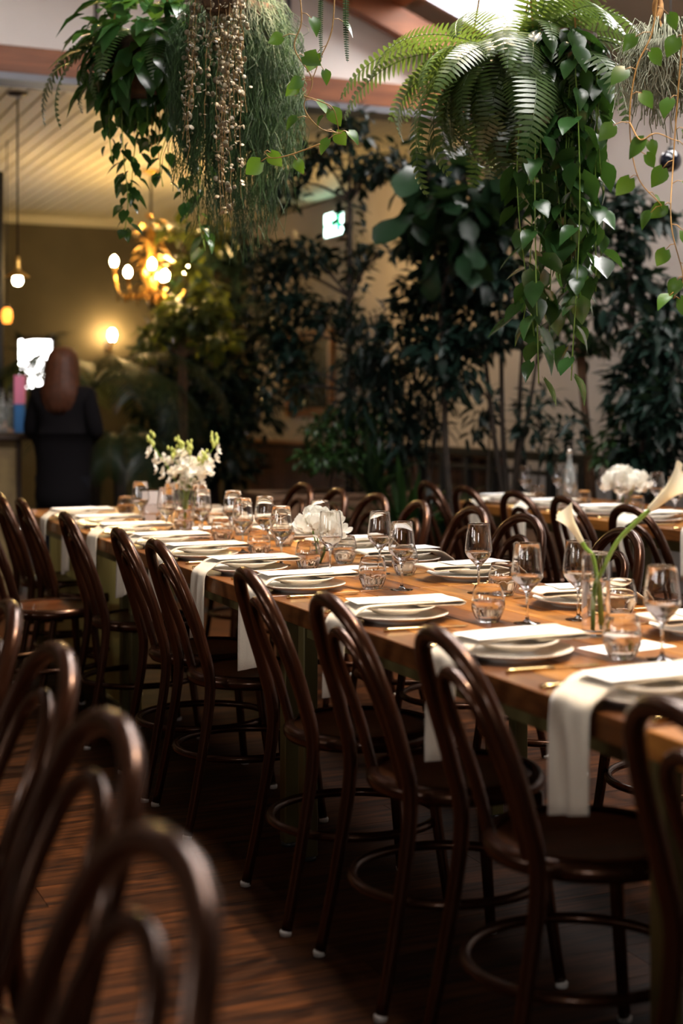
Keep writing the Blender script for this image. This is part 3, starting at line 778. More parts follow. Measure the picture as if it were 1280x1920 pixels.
# SECTION-PLANTS
# ================================================================== HANGING PLANTS
def hbasket(t, r, h, cord, rope=.006, hooks=3):
    """basket hung below the origin rim by cords meeting at height cord"""
    MB().lathe([(0, -h), (r * .55, -h), (r * .85, -h * .55), (r, 0), (r * .94, 0), (r * .8, -h * .45), (0, -h * .4)], 24).build('basket', 'basket', t)
    MB().lathe([(0, -.02), (r * .93, -.025)], 18).build('soil', 'soil', t)
    for k in range(hooks):
        a = 2 * PI * k / hooks + .4
        MB().tube([(r * .97 * math.cos(a), r * .97 * math.sin(a), 0), (r * .1 * math.cos(a), r * .1 * math.sin(a), cord * .45), (0, 0, cord * .5)], rope * .6, 5).build('cord', 'rope', t)
    MB().tube([(0, 0, cord * .5), (0, 0, cord)], rope, 6).build('rope', 'rope', t)
HEART = [leafmesh('leaf', 'leaf_pothos', .075, .058, 'heart', .22, .25), leafmesh('leaf', 'leaf_pothos', .062, .046, 'heart', .35, .4), leafmesh('leaf', 'leaf_pothos', .088, .060, 'heart', .15, .12)]
HEARTB = [leafmesh('leaf', 'leaf_bright', .066, .056, 'heart', .20, .22), leafmesh('leaf', 'leaf_bright', .055, .045, 'heart', .35, .35)]
def trail(t, start, pts, nleaf, meshes, r, sc=(.7, 1.1), stemm='stem_green', rad=.0022, out=None, spread=.035):
    """a trailing stem (a part) with its leaves as the stem's own pieces; points relative to the thing"""
    P = cpath([start] + pts, 8 * len(pts)); st = MB().tube(P, [rad] * len(P), 5).build('trailing_stem', stemm, t)
    for i in range(nleaf):
        f = (i + r.uniform(.1, .9)) / nleaf; k = min(int(f * (len(P) - 1)), len(P) - 2); c = P[k].lerp(P[k + 1], f * (len(P) - 1) - k)
        a = i * 2.4 + r.uniform(-.6, .6); o = Vector((math.cos(a), math.sin(a), 0))
        if out: o = (o + Vector(out) * .8).normalized()
        d = o * r.uniform(.5, 1) + Vector((0, 0, -r.uniform(.35, 1.1))); n = o * .55 + Vector((0, 0, .8)) + rv(r) * .35
        obj('leaf', r.choice(meshes), st, M=frame(c + o * r.uniform(.1, 1) * spread, d, n, r.uniform(*sc)))
    return st
def fern_mesh(name, L, droop, m, pairs=26, wid=.075, r=random.Random(1)):
    vs = []; fs = []; P = []
    for i in range(pairs + 2):
        u = i / (pairs + 1); an = droop * u ** 1.15
        P.append(Vector((0, 0, 0)) if i == 0 else P[-1] + Vector((0, math.cos(an - .55), -math.sin(an - .55))) * (L / (pairs + 1)))
    b = MB().tube(P, [.0022 - .0014 * i / (pairs + 1) for i in range(pairs + 2)], 4)
    for i in range(2, pairs + 1):
        u = i / (pairs + 1); w = wid * min(1, .45 + 2.2 * u) * (1 - u ** 2.4) ** .7 + .006
        t = (P[i + 1] - P[i - 1]).normalized()
        for sx in (-1, 1):
            d = Vector((sx, 0, 0)) + t * .22 + Vector((0, 0, -.12)); nrm = Vector((0, -t.z, t.y)); nrm = nrm if nrm.z > 0 else nrm
            M = frame(P[i], d, nrm + rv(r) * .12, 1); q = L / pairs * .82
            b.add([M @ Vector(v) for v in ((-q * .35, 0, 0), (q * .35, 0, 0), (q * .42, w * .4, q * .12), (-q * .40, w * .4, q * .12), (q * .22, w * .8, 0), (-q * .22, w * .8, 0), (0, w, -q * .2))],
                  [(0, 1, 2, 3), (3, 2, 4, 5), (5, 4, 6)])
    return b.mesh(name, m)
FERN = [fern_mesh('frond', .46, 2.0, 'leaf_fern'), fern_mesh('frond', .40, 2.5, 'leaf_fern'), fern_mesh('frond', .52, 1.7, 'leaf_fern', 30), fern_mesh('frond', .34, 1.3, 'leaf_fern', 22)]
def strands(name, n, r, top, hmin, hmax, rad, m, t, wig=.01, thick=.0011, seg=9, cone=.6):
    b = MB()
    for i in range(n):
        a = r.uniform(0, 2 * PI); q = rad * math.sqrt(r.random()); L = r.uniform(hmin, hmax) * (1 - .35 * (q / rad) ** 2)
        p = Vector(top) + Vector((q * .45 * math.cos(a), q * .45 * math.sin(a), r.uniform(-.03, .05))); P = [p]
        ox, oy = q * cone * math.cos(a), q * cone * math.sin(a)
        for k in range(1, seg + 1):
            f = k / seg
            P.append(p + Vector((ox * min(1, f * 2.2) + r.uniform(-wig, wig), oy * min(1, f * 2.2) + r.uniform(-wig, wig), .05 * math.sin(min(1, f * 3) * PI) - L * f)))
        b.tube(P, thick, 3, cap=False)
        if r.random() < .5:
            k = r.randint(4, seg); e = P[k] + Vector((r.uniform(-.04, .04), r.uniform(-.04, .04), -r.uniform(.03, .09)))
            b.tube([P[k], P[k].lerp(e, .5) + Vector((0, 0, .01)), e], thick * .9, 3, cap=False)
    o = b.build(name, m, t); o['kind'] = 'stuff'; return o

# --- right: big fern basket with pothos trailing out of it
r = random.Random(21); ZF = 5.0
c = W(965, 115, ZF); fern = thing('hanging_fern', 'big bushy hanging fern lit from above, top right', 'hanging plant', c)
hbasket(fern, .17, .17, rz_(c.x) - c.z)
for i in range(135):
    a = i * 2.39996; tilt = r.uniform(-.05, 1.55) if i % 5 or math.cos(a) * CT - math.sin(a) * ST < .1 else r.uniform(-.9, -.1); q = r.uniform(.02, .13)
    M = Matrix.Translation((q * math.cos(a), q * math.sin(a), r.uniform(-.02, .05))) @ Matrix.Rotation(a - PI / 2, 4, 'Z') @ Matrix.Rotation(-tilt + .1, 4, 'X') @ Matrix.Rotation(r.uniform(-.5, .5), 4, 'Y') @ Matrix.Scale(r.uniform(.75, 1.28), 4)
    obj('frond', FERN[(0, 1, 2, 0, 3)[i % 5]], fern, M=M)
# --- pothos curtain under and beside the fern
c = W(1048, 70, 4.9); po = thing('hanging_pothos', 'long pothos curtain with pale heart leaves hanging below the fern', 'hanging plant', c)
hbasket(po, .13, .14, rz_(c.x) - c.z)
for i in range(26):
    a = r.uniform(0, 6.28); q = r.uniform(.03, .16); x0, y0 = q * math.cos(a), q * math.sin(a)
    L = r.uniform(.6, 1.2) * (1.0 if i % 3 else .8)
    trail(po, (x0 * .6, y0 * .6, .02), [(x0 * 1.1, y0 * 1.1, -.10), (x0 * 1.15 + r.uniform(-.03, .03), y0 * 1.15, -L * .5), (x0 * 1.0 + r.uniform(-.05, .05), y0 * 1.0, -L)], int(24 * L / .8), HEART, r, (.85, 1.45))
# one long strand swinging out left at its foot
trail(po, (-.06, .02, -.2), [(-.10, .0, -.5), (-.11, .02, -.85), (-.14, .02, -1.02)], 16, HEART, r, (.8, 1.3), spread=.05)
# --- right edge: pale hanging moss on a twisted rope
c = W(1248, 85, 4.4); ms_ = thing('hanging_moss', 'pale grey hanging moss on an orange twisted rope, right edge', 'hanging plant', c)
L = rz_(c.x) - c.z
for ph in (0, PI):
    MB().tube([(-.03 + .010 * math.cos(k * .55 + ph), .010 * math.sin(k * .55 + ph), -.02 + k * .013) for k in range(int(L / .013))], .009, 6).build('rope', 'rope', ms_)
MB().lathe([(0, -.10), (.06, -.09), (.10, -.03), (.10, .0), (.0, .02)], 18).build('moss_ball', 'moss', ms_)
strands('moss_strands', 420, r, (0, 0, .0), .10, .24, .14, 'moss', ms_, .010, .0020, 6, .7)
# --- right edge: heart-leaf vine, sharper and nearer
def heart_vine(name, label, paths, r, sc, stemr=.0022):
    t = thing(name, label, 'vine', paths[0][0]); o0 = Vector(paths[0][0])
    for P0 in paths:
        P = cpath([Vector(p) - o0 for p in P0], 12 * (len(P0) - 1))
        st = MB().tube(P, [stemr * (1.1 - .5 * i / len(P)) for i in range(len(P))], 6).build('vine_stem', 'vine_stem', t)
        n = max(3, int(sum((P[i + 1] - P[i]).length for i in range(len(P) - 1)) / .062))
        for i in range(1, n + 1):
            c = P[min(len(P) - 1, int(i / n * (len(P) - 1)))]; s = 1 if i % 2 else -1
            o = Vector((CT * s, -ST * s, 0)) + rv(r) * .5; st2 = c + o * .03 + Vector((0, 0, -.008))
            d = o * .6 + Vector((0, 0, -r.uniform(.3, 1.0))); nn = Vector((-ST * .8, -CT * .8, .55)) + rv(r) * .5
            MB().tube([c, c.lerp(st2, .5) + Vector((0, 0, .006)), st2], .0012, 4).build('leaf_stalk', 'vine_stem', st)
            obj('leaf', r.choice(HEARTB), st, M=frame(st2, d, nn, r.uniform(*sc)))
    return t
ZR = 3.9; r = random.Random(31)
heart_vine('heart_leaf_vine', 'sharp heart-leaved vine dangling at the right edge', [
    [W(1236, -40, ZR), W(1222, 60, ZR), W(1192, 130, ZR), W(1180, 230, ZR), W(1195, 330, ZR), W(1240, 385, ZR)],
    [W(1290, -30, ZR + .1), W(1275, 120, ZR + .1), W(1262, 300, ZR + .1), W(1258, 420, ZR), W(1280, 520, ZR), W(1262, 560, ZR)],
    [W(1180, 230, ZR), W(1200, 262, ZR - .03), W(1230, 250, ZR - .05), W(1262, 262, ZR - .05)]], r, (.72, 1.02))
# --- centre: vine near the skylight
ZC = 4.3; r = random.Random(41)
heart_vine('heart_leaf_vine', 'dark heart-leaved vine hanging free before the white gable', [
    [W(560, -30, ZC), W(565, 40, ZC), W(552, 90, ZC), W(585, 150, ZC), W(570, 200, ZC), W(600, 240, ZC), W(640, 250, ZC)],
    [W(628, -30, ZC), W(622, 55, ZC), W(600, 110, ZC), W(585, 150, ZC)],
    [W(570, 180, ZC), W(600, 190, ZC - .02), W(625, 205, ZC - .02), W(636, 250, ZC)],
    [W(600, 270, ZC), W(545, 290, ZC + .02), W(510, 296, ZC + .03), W(495, 285, ZC + .03)]], r, (.72, 1.05))
t = thing('button_fern_tips', 'two thin fern tips dangling before the white gable', 'fern', W(605, -10, 4.3))
FT = fern_mesh('frond', .34, .35, 'leaf_mid', 34, .011)
for (x, y, s) in ((602, -20, .62), (650, -40, .75)):
    M = Matrix.Translation(W(x, y, 4.3) - W(605, -10, 4.3)) @ Matrix.Rotation(-PI / 2 - .4 + .0, 4, 'X') @ Matrix.Scale(s, 4)
    obj('frond', FT, t, M=M)

# --- left: mixed basket, thread cactus, coin vine
r = random.Random(51); ZL = 5.6
c = W(298, 90, ZL); lb_ = thing('hanging_basket', 'hanging basket of glossy leaves and fern, top left', 'hanging plant', c)
hbasket(lb_, .22, .20, rz_(c.x) - c.z)
GL = [leafmesh('leaf', 'leaf_pothos', .13, .075, 'oval', .2, .35), leafmesh('leaf', 'leaf_bright', .11, .07, 'oval', .25, .4), leafmesh('leaf', 'leaf_pothos', .10, .055, 'lance', .3, .5)]
for i in range(290):
    d = rv(r); d.z = d.z * .75 - .05; d.normalize(); base = Vector((d.x * .25, d.y * .25, .02 + d.z * .22)) * r.uniform(.55, 1.25)
    obj('leaf', r.choice(GL), lb_, M=frame(base, d + Vector((0, 0, -.35)) + rv(r) * .5, Vector((0, 0, 1)) + d * .6 + rv(r) * .3, r.uniform(.8, 1.4)))
SM = [leafmesh('leaf', 'leaf_pothos', .07, .04, 'oval', .2, .4), leafmesh('leaf', 'leaf_bright', .06, .045, 'heart', .25, .3)]
for i in range(130):
    d = rv(r); d.z = d.z * .8 - .1; base = Vector((d.x * .33, d.y * .33, d.z * .34 - .02)) * r.uniform(.7, 1.15)
    obj('small_leaf', r.choice(SM), lb_, M=frame(base, d + Vector((0, 0, -.5)) + rv(r) * .6, Vector((0, 0, 1)) + d * .6 + rv(r) * .4, r.uniform(.7, 1.4)))
for a, ti, s in ((2.75, .35, 1.25), (3.05, .5, 1.2), (2.6, .5, .9), (2.9, .2, 1.0), (3.3, .6, .8), (2.2, .5, .8), (-1.9, .4, .8), (-1.2, .7, .7), (3.8, .3, .9)):
    obj('frond', FERN[0], lb_, M=Matrix.Translation((.10 * math.cos(a), .10 * math.sin(a), .02)) @ Matrix.Rotation(a - PI / 2, 4, 'Z') @ Matrix.Rotation(-ti, 4, 'X') @ Matrix.Scale(s, 4))
def rel(x, y, Z=ZL): return W(x, y, Z) - c
for pts, n in (([(240, 90), (228, 180), (232, 300), (240, 370), (233, 440)], 34), ([(262, 110), (262, 200), (250, 300), (246, 365)], 22), ([(225, 90), (206, 170), (205, 250), (210, 300)], 12),
               ([(310, 140), (316, 230), (300, 300), (305, 350)], 14), ([(330, 140), (345, 240), (352, 330), (350, 410)], 18), ([(280, 140), (276, 220), (280, 270)], 12), ([(360, 140), (376, 280), (372, 400), (385, 470)], 20)):
    trail(lb_, rel(*pts[0]), [rel(*p) for p in pts[1:]], n, HEART, r, (.5, .95), spread=.04)
for x in (283, 290, 297): MB().tube([rel(x, 150), rel(x + 2, 230), rel(x, 300)], .002, 4).build('air_root', 'vine_stem', lb_)
c2 = W(442, 20, 5.25); rh = thing('thread_cactus', 'hanging thread cactus, dense curtain of thin green strands', 'hanging plant', c2)
hbasket(rh, .16, .14, rz_(c2.x) - c2.z)
strands('green_strands', 1700, r, (0, 0, .02), .28, .98, .23, 'strand', rh, .022, .0013, 10, .66)
c3 = W(410, -20, 4.8); cv = thing('coin_vine', 'strings of small silvery round leaves hanging over the thread cactus', 'hanging plant', c3)
hbasket(cv, .07, .08, rz_(c3.x) - c3.z)
disc = MB().lathe([(0, .0008), (.007, .0), (.0098, -.0008), (.0, -.0012)], 9); ms = []; b = MB()
for i in range(30):
    x0, y0 = r.uniform(-.09, .07), r.uniform(-.06, .06); L = r.uniform(.18, .60) if i > 5 else r.uniform(.7, .84); P = []
    if i <= 5: x0 *= .35; x0 += .035
    for k in range(13): P.append(Vector((x0 * (1 + .3 * k / 12) + r.uniform(-.006, .006), y0 + r.uniform(-.006, .006), .02 - L * k / 12)))
    b.tube(P, .0009, 3, cap=False)
    for k in range(int(L / .013)):
        f = k / (L / .013); q = P[min(12, int(f * 12))] + Vector((r.uniform(-.016, .016), r.uniform(-.016, .016), r.uniform(-.015, .015)))
        ms.append(frame(q, rv(r), Vector((-ST, -CT, .4)) + rv(r) * 1.1, r.uniform(.4, 1.1)))
b.build('strings', 'vine_stem', cv)['kind'] = 'stuff'
scatter('coin_leaves', (disc.v, disc.f), ms, 'coin_leaf', cv)['kind'] = 'stuff'

# ================================================================== TREES AND SHRUBS AGAINST THE WALLS
def blob_leaves(centers, n, r, d_up=.2):
    out = []; tot = sum(q[1] * q[2] * q[3] for q in centers)
    for (c, rx, ry, rz) in centers:
        for i in range(int(n * rx * ry * rz / tot) + 1):
            v = rv(r) * (r.random() ** .45)
            p = Vector(c) + Vector((v.x * rx, v.y * ry, v.z * rz))
            d = Vector((v.x, v.y, v.z * .3)) + rv(r) * .8 + Vector((0, 0, -.25)); out.append((p, d, Vector((0, 0, 1)) + rv(r) * .6))
    return out
def B(x, y, Z, rpx, rpy, depth=None):
    """a leaf cluster: its middle seen at (x, y) at depth Z, its half sizes in pixels there"""
    return (W(x, y, Z), rpx * Z / F, (depth if depth else rpx * Z / F), rpy * Z / F)
def tree(name, label, cat, base, blobs, n, leafspec, m, r, stems=None, trunk=.03, bark='bark_dark', group=None, leafcap=0):
    """trunk(s) from base, a branch to every cluster, foliage"""
    t = thing(name, label, cat, base, 0, group); b0 = Vector(base)
    bl = [(Vector(c) - b0, rx, ry, rz) for c, rx, ry, rz in blobs]
    tops = stems if stems else [max((q[0] for q in bl), key=lambda v: v.z) * .85]
    for tp in tops:
        tp = Vector(tp); P = cpath([(0, 0, 0), tp * .35 + Vector((r.uniform(-.04, .04), r.uniform(-.04, .04), 0)), tp * .7, tp], 14)
        MB().tube(P, [trunk * (1 - .6 * i / 14) for i in range(15)], 8).build('trunk', bark, t)
    for q in bl:
        best = min((Vector(tp) * f for tp in tops for f in (.35, .5, .65, .8, .95)), key=lambda v: (v - q[0]).length + (0 if v.z < q[0].z else .4))
        MB().tube(cpath([best, best.lerp(q[0], .5) + Vector((0, 0, .05)), q[0]], 8), [trunk * .42 * (1 - .7 * i / 8) for i in range(9)], 6).build('branch', bark, t)
    L = blob_leaves(bl, n, r)
    if leafcap:
        mm = [leafmesh('leaf', m, *leafspec[:2], leafspec[2], .2, .3), leafmesh('leaf', m, leafspec[0] * .8, leafspec[1] * .8, leafspec[2], .3, .5, .05)]
        for p, d, nn in L: obj('leaf', r.choice(mm), t, M=frame(p, d, nn, r.uniform(.7, 1.2)))
    else:
        o = scatter('foliage', leaf(*leafspec, .25, .35), [frame(p, d, nn, r.uniform(.65, 1.25)) for p, d, nn in L], m, t); o['kind'] = 'stuff'
    return t
def planter(name, label, c, w, d, h, rz=0):
    """box of upright boards with a rim and soil"""
    t = thing(name, label, 'planter', (c[0], c[1], 0), rz)
    n = max(3, round(w / .16)); pw = w / n; me = MB().box(-pw / 2 + .003, pw / 2 - .003, -.014, .014, .02, h - .03, .003).mesh('board', 'planter_wood', False)
    for sy in (-1, 1):
        for i in range(n): obj('board', me, t, (-w / 2 + pw * (i + .5), sy * (d / 2 - .014), 0))
    n2 = max(2, round(d / .16)); pd = (d - .06) / n2; me2 = MB().box(-.014, .014, -pd / 2 + .003, pd / 2 - .003, .02, h - .03, .003).mesh('board', 'planter_wood', False)
    for sx in (-1, 1):
        for i in range(n2): obj('board', me2, t, (sx * (w / 2 - .014), -d / 2 + .03 + pd * (i + .5), 0))
    rb = MB()
    for a in ((-w / 2 - .015, w / 2 + .015, -d / 2 - .015, -d / 2 + .04), (-w / 2 - .015, w / 2 + .015, d / 2 - .04, d / 2 + .015), (-w / 2 - .015, -w / 2 + .04, -d / 2, d / 2), (w / 2 - .04, w / 2 + .015, -d / 2, d / 2)):
        rb.box(a[0], a[1], a[2], a[3], h - .03, h, .003)
    rb.build('rim', 'planter_wood', t, False)
    MB().box(-w / 2 + .03, w / 2 - .03, -d / 2 + .03, d / 2 - .03, .0, h - .07).build('soil', 'soil', t, False)
    return t
r = random.Random(61)
# centre tree in a wooden planter, before the exit sign
pc = W(640, 930, 9.2); planter('wooden_planter', 'long wooden planter under the centre trees', (pc.x, pc.y), 1.15, .55, .74)
tb = Vector((W(655, 930, 9.3).x, W(655, 930, 9.3).y, .66))
tree('weeping_fig', 'dark slender tree in front of the lit exit sign', 'tree', tb, [
    B(655, 240, 9.2, 42, 45), B(590, 290, 9.2, 55, 40), B(530, 345, 9.3, 45, 50), B(690, 310, 9.2, 60, 35), B(660, 390, 9.3, 26, 60), B(665, 500, 9.3, 34, 60), B(740, 290, 9.1, 35, 30),
    B(560, 480, 9.3, 70, 38), B(500, 505, 9.4, 40, 45), B(540, 560, 9.3, 60, 40), B(600, 590, 9.3, 45, 40), B(520, 640, 9.4, 50, 60), B(560, 700, 9.4, 40, 70), B(505, 740, 9.4, 25, 45), B(640, 600, 9.3, 40, 40),
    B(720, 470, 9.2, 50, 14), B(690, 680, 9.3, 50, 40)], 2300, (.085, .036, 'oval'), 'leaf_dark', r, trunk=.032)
# broad-leaved tree right of it
tb = Vector((W(958, 890, 8.95).x, W(958, 890, 8.95).y, .45))
pc = W(985, 900, 8.95); planter('wooden_planter', 'dark wooden planter box below the broad-leaved tree', (pc.x, pc.y), .62, .5, .62)
rs = [Vector(W(x, y, 8.6)) - tb for x, y in ((885, 500), (930, 480), (985, 560), (1010, 640))]
tree('rubber_tree', 'broad dark tree with several thin stems, centre right', 'tree', tb, [
    B(830, 330, 8.6, 60, 50), B(900, 420, 8.6, 85, 60), B(800, 430, 8.7, 60, 45), B(950, 360, 8.5, 60, 50), B(850, 520, 8.6, 75, 60), B(940, 520, 8.5, 60, 70), B(790, 560, 8.7, 55, 55),
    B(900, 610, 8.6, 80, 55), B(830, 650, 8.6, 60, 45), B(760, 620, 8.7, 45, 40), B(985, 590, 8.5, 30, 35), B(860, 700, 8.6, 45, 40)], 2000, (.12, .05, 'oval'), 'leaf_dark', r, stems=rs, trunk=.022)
# big fiddle-shaped leaves above it
tb2 = Vector((W(870, 890, 8.9).x, W(870, 890, 8.9).y, 0.02))
tree('fiddle_leaf_fig', 'tall fig with very large drooping leaves beneath the fern', 'tree', tb2, [
    B(800, 300, 8.3, 45, 45), B(870, 330, 8.3, 50, 40), B(820, 390, 8.3, 70, 40), B(930, 330, 8.2, 50, 50), B(900, 410, 8.2, 60, 40), B(850, 470, 8.3, 60, 30)], 90, (.27, .15, 'fiddle'), 'leaf_big', r, trunk=.028, leafcap=1)
# slender brown trunk by the wall table, wrapped in vine
tv = Vector((W(1112, 900, 8.75).x, W(1112, 900, 8.75).y, 0))
tree('slender_tree', 'slim brown trunk rising behind the table by the wall', 'tree', tv, [B(1080, 560, 8.75, 50, 60), B(1060, 640, 8.75, 55, 50), B(1110, 480, 8.75, 50, 60), B(1060, 420, 8.75, 40, 50), B(1115, 640, 8.75, 40, 30)],
     360, (.11, .05, 'oval'), 'leaf_mid', r, stems=[Vector(W(1092, 640, 8.75)) - tv, Vector(W(1070, 420, 8.75)) - tv], trunk=.034, bark='bark')
# dark foliage at the right
tr_ = Vector((W(1235, 900, 8.35).x, W(1235, 900, 8.35).y, 0))
tree('magnolia', 'dark loose branches with broad leaves against the pale wall, right', 'tree', tr_, [B(1165, 375, 8.4, 55, 30), B(1175, 440, 8.4, 45, 45), B(1190, 530, 8.4, 50, 40), B(1235, 405, 8.4, 40, 20), B(1150, 590, 8.4, 35, 35)],
     330, (.13, .055, 'oval'), 'leaf_dark', r, trunk=.028)
ts = Vector((W(1225, 900, 8.4).x, W(1225, 900, 8.4).y, 0))
tree('dense_shrub', 'dense dark green shrub filling the right edge behind the wall table', 'shrub', ts, [B(1235, 640, 8.3, 65, 70, .22), B(1200, 740, 8.4, 65, 75, .2), B(1258, 760, 8.2, 55, 90, .2), B(1205, 850, 8.4, 65, 60, .2), B(1255, 560, 8.4, 40, 40)],
     1500, (.13, .04, 'lance'), 'leaf_dark', r, trunk=.03)
for (x, l, hh_) in ((690, 'tall bamboo-like clump left of the broad-leaved tree', 560), (790, 'tall bamboo-like clump before the broad-leaved tree', 600), (735, 'dark bamboo-like clump between the centre trees', 640)):
    bp = W(x, 900, 9.15); tree('bamboo_clump', l, 'bamboo', (bp.x, bp.y, .02), [B(x, hh_ + 40, 9.1, 45, 50), B(x - 25, hh_ + 110, 9.1, 45, 45), B(x + 30, hh_ + 120, 9.1, 45, 50), B(x, hh_ + 190, 9.1, 60, 40)], 330, (.17, .026, 'lance'), 'leaf_dark', r,
         stems=[Vector(W(x + q, hh_ + 20 + abs(q), 9.15)) - Vector((bp.x, bp.y, .02)) for q in (-40, -12, 14, 42)], trunk=.012)
# small plants along the railing
for (x, y, Z, rx, ry, n, l, mm) in ((905, 780, 8.9, 26, 30, 60, 'sparse sapling with pointed leaves against the pale wall', 'leaf_dark'), (1000, 780, 8.7, 40, 50, 90, 'small leafy sapling left of the slim trunk', 'leaf_dark'), (1060, 820, 8.5, 40, 40, 90, 'low leafy plant on the railing by the slim trunk', 'leaf_dark'), (1150, 830, 8.4, 40, 35, 90, 'low dark plant between slim trunk and dense shrub', 'leaf_mid')):
    bp = W(x, 900, Z); tree('sapling', l, 'plant', (bp.x, bp.y, .02), [B(x, y, Z, rx, ry), B(x + 15, y - 40, Z, rx * .7, ry * .6), B(x - 18, y + 30, Z, rx * .7, ry * .6)], n, (.11, .035, 'lance'), mm, r, trunk=.012)
# strappy plants and a bright fine shrub in the planter
def strappy(name, label, base, n, L, w, m, r, cat='plant', up=1.0):
    t = thing(name, label, cat, base)
    for i in range(n):
        a = i * 2.4; out = r.uniform(.25, .9); l = L * r.uniform(.6, 1.1); P = []
        for k in range(8):
            f = k / 7; P.append(Vector((math.cos(a) * out * l * f, math.sin(a) * out * l * f, l * up * (f - .45 * out * f * f * 1.6))))
        vs = []; side = Vector((-math.sin(a), math.cos(a), 0))
        for k, p in enumerate(P):
            ww = w * (.5 + 1.1 * (k / 7)) * (1 - (k / 7) ** 3) / 1.0 + .001; vs += [p - side * ww, p + Vector((0, 0, -ww * .4)), p + side * ww]
        fs = []
        for k in range(7): q = 3 * k; fs += [(q, q + 1, q + 4, q + 3), (q + 1, q + 2, q + 5, q + 4)]
        MB().add(vs, fs).build('blade_leaf', m, t)
    return t
bp = W(760, 900, 8.9); strappy('dracaena', 'strappy dark plant left of the broad-leaved tree', (bp.x, bp.y, .35), 46, .80, .022, 'leaf_mid', r)
bp = W(815, 905, 8.9); strappy('dracaena', 'strappy upright plant below the broad-leaved tree', (bp.x, bp.y, .25), 40, .75, .024, 'leaf_dark', r)
bp = W(870, 930, 8.75); strappy('bird_nest_fern', 'low strappy fern beside the dark planter box', (bp.x, bp.y, .15), 34, .60, .026, 'leaf_dark', r)
bp = W(700, 905, 9.0); strappy('dracaena', 'strappy pale-tipped plant in the long planter', (bp.x, bp.y, .66), 30, .62, .02, 'leaf_palm', r)
for (x, y, n, l) in ((620, 800, 420, 'bright fine-leaved shrub spilling from the long planter, left'), (700, 800, 240, 'fine-leaved shrub in the long planter, right')):
    bp = W(x, 910, 9.15); tree('fine_shrub', l, 'shrub', (bp.x, bp.y, .66), [B(x - 20, y + 10, 9.1, 40, 35), B(x + 15, y - 5, 9.1, 40, 35), B(x - 30, y + 60, 9.05, 45, 25), B(x + 20, y + 55, 9.05, 45, 30)], n * 2, (.05, .024, 'oval'), 'leaf_mid', r, trunk=.008)
# dark planting in the far corner, part of it with chandelier light put into its leaf colour
bp = W(410, 900, 12.6)
tree('dark_tree', 'tall dark leafy tree filling the far corner behind the orchids', 'tree', (bp.x, bp.y, 0), [
    B(400, 470, 12.6, 70, 60), B(460, 480, 12.8, 60, 60), B(350, 560, 12.5, 60, 60), B(430, 580, 12.6, 80, 70), B(330, 660, 12.5, 70, 60), B(420, 690, 12.6, 90, 70), B(300, 740, 12.5, 60, 60), B(380, 780, 12.5, 90, 70), B(470, 760, 12.8, 60, 70), B(310, 840, 12.4, 70, 60), B(410, 860, 12.5, 90, 50), B(500, 620, 12.8, 50, 70)],
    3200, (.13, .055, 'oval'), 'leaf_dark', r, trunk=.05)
bp = W(335, 860, 11.4)
tree('lit_tree', 'thin tree with chandelier light painted into its yellow-green leaves', 'tree', (bp.x, bp.y, 0), [B(345, 590, 11.3, 55, 35), B(300, 620, 11.3, 40, 30), B(390, 570, 11.3, 40, 45), B(410, 640, 11.4, 45, 30), B(275, 650, 11.3, 30, 25), B(360, 500, 11.3, 30, 30), B(330, 430, 11.3, 35, 20), B(400, 440, 11.3, 40, 35)],
     700, (.11, .055, 'oval'), 'leaf_lit', r, stems=[Vector(W(338, 620, 11.4)) - Vector((bp.x, bp.y, 0)), Vector(W(350, 460, 11.4)) - Vector((bp.x, bp.y, 0))], trunk=.028, bark='bark')
# palms at the left
def palm(name, label, base, n, L, r, spread=1.0, m='leaf_palm', az=None, trunkh=.5):
    t = thing(name, label, 'palm', base)
    MB().tube([(0, 0, 0), (.02, 0, trunkh * .5), (0, 0, trunkh)], [.06, .05, .045], 10).build('trunk', 'bark_dark', t)
    for i in range(n):
        a = (az[i % len(az)] + r.uniform(-.2, .2)) if az else i * 2.4
        l = L * r.uniform(.75, 1.1); P = []; rise = r.uniform(.75, 1.25); p = Vector((0, 0, trunkh)); an = rise
        for k in range(19):
            P.append(p.copy()); an -= .115 * r.uniform(.9, 1.1) * spread; p += Vector((math.cos(a) * math.cos(an), math.sin(a) * math.cos(an), math.sin(an))) * (l / 18)
        b = MB().tube(P, [.010 - .0075 * k / 18 for k in range(19)], 5)
        for k in range(4, 18):
            tdir = (P[k + 1] - P[k]).normalized(); side = tdir.cross(Vector((0, 0, 1))).normalized(); lw = .20 * L * math.sin((k - 2) / 17 * PI) ** .6 + .04
            for j in range(2):
                for sx in (-1, 1):
                    q = P[k].lerp(P[k + 1], j * .5); e = q + side * sx * lw * .75 + tdir * lw * .45 + Vector((0, 0, -lw * .42)); mdp = q.lerp(e, .5) + Vector((0, 0, lw * .13))
                    wv = tdir * .0055
                    b.add([q - wv, q + wv, mdp - wv * 1.3, mdp + wv * 1.3, e], [(0, 1, 3, 2), (2, 3, 4)])
        b.build('frond', m, t)
    return t
bp = W(172, 930, 11.0); palm('parlour_palm', 'tall arching palm behind the standing woman', (bp.x, bp.y, 0), 11, 1.35, r, 1.15, trunkh=1.4)
bp = W(75, 930, 12.6); palm('parlour_palm', 'palm with lit upper fronds at the far left behind the bar', (bp.x, bp.y, 0), 15, 1.25, r, 1.0, m='leaf_lit', trunkh=1.25)  # light on the fronds is put into the leaf colour
bp = W(222, 930, 10.7); palm('parlour_palm', 'low drooping palm right of the standing woman', (bp.x, bp.y, 0), 9, .85, r, 1.5, trunkh=1.0)
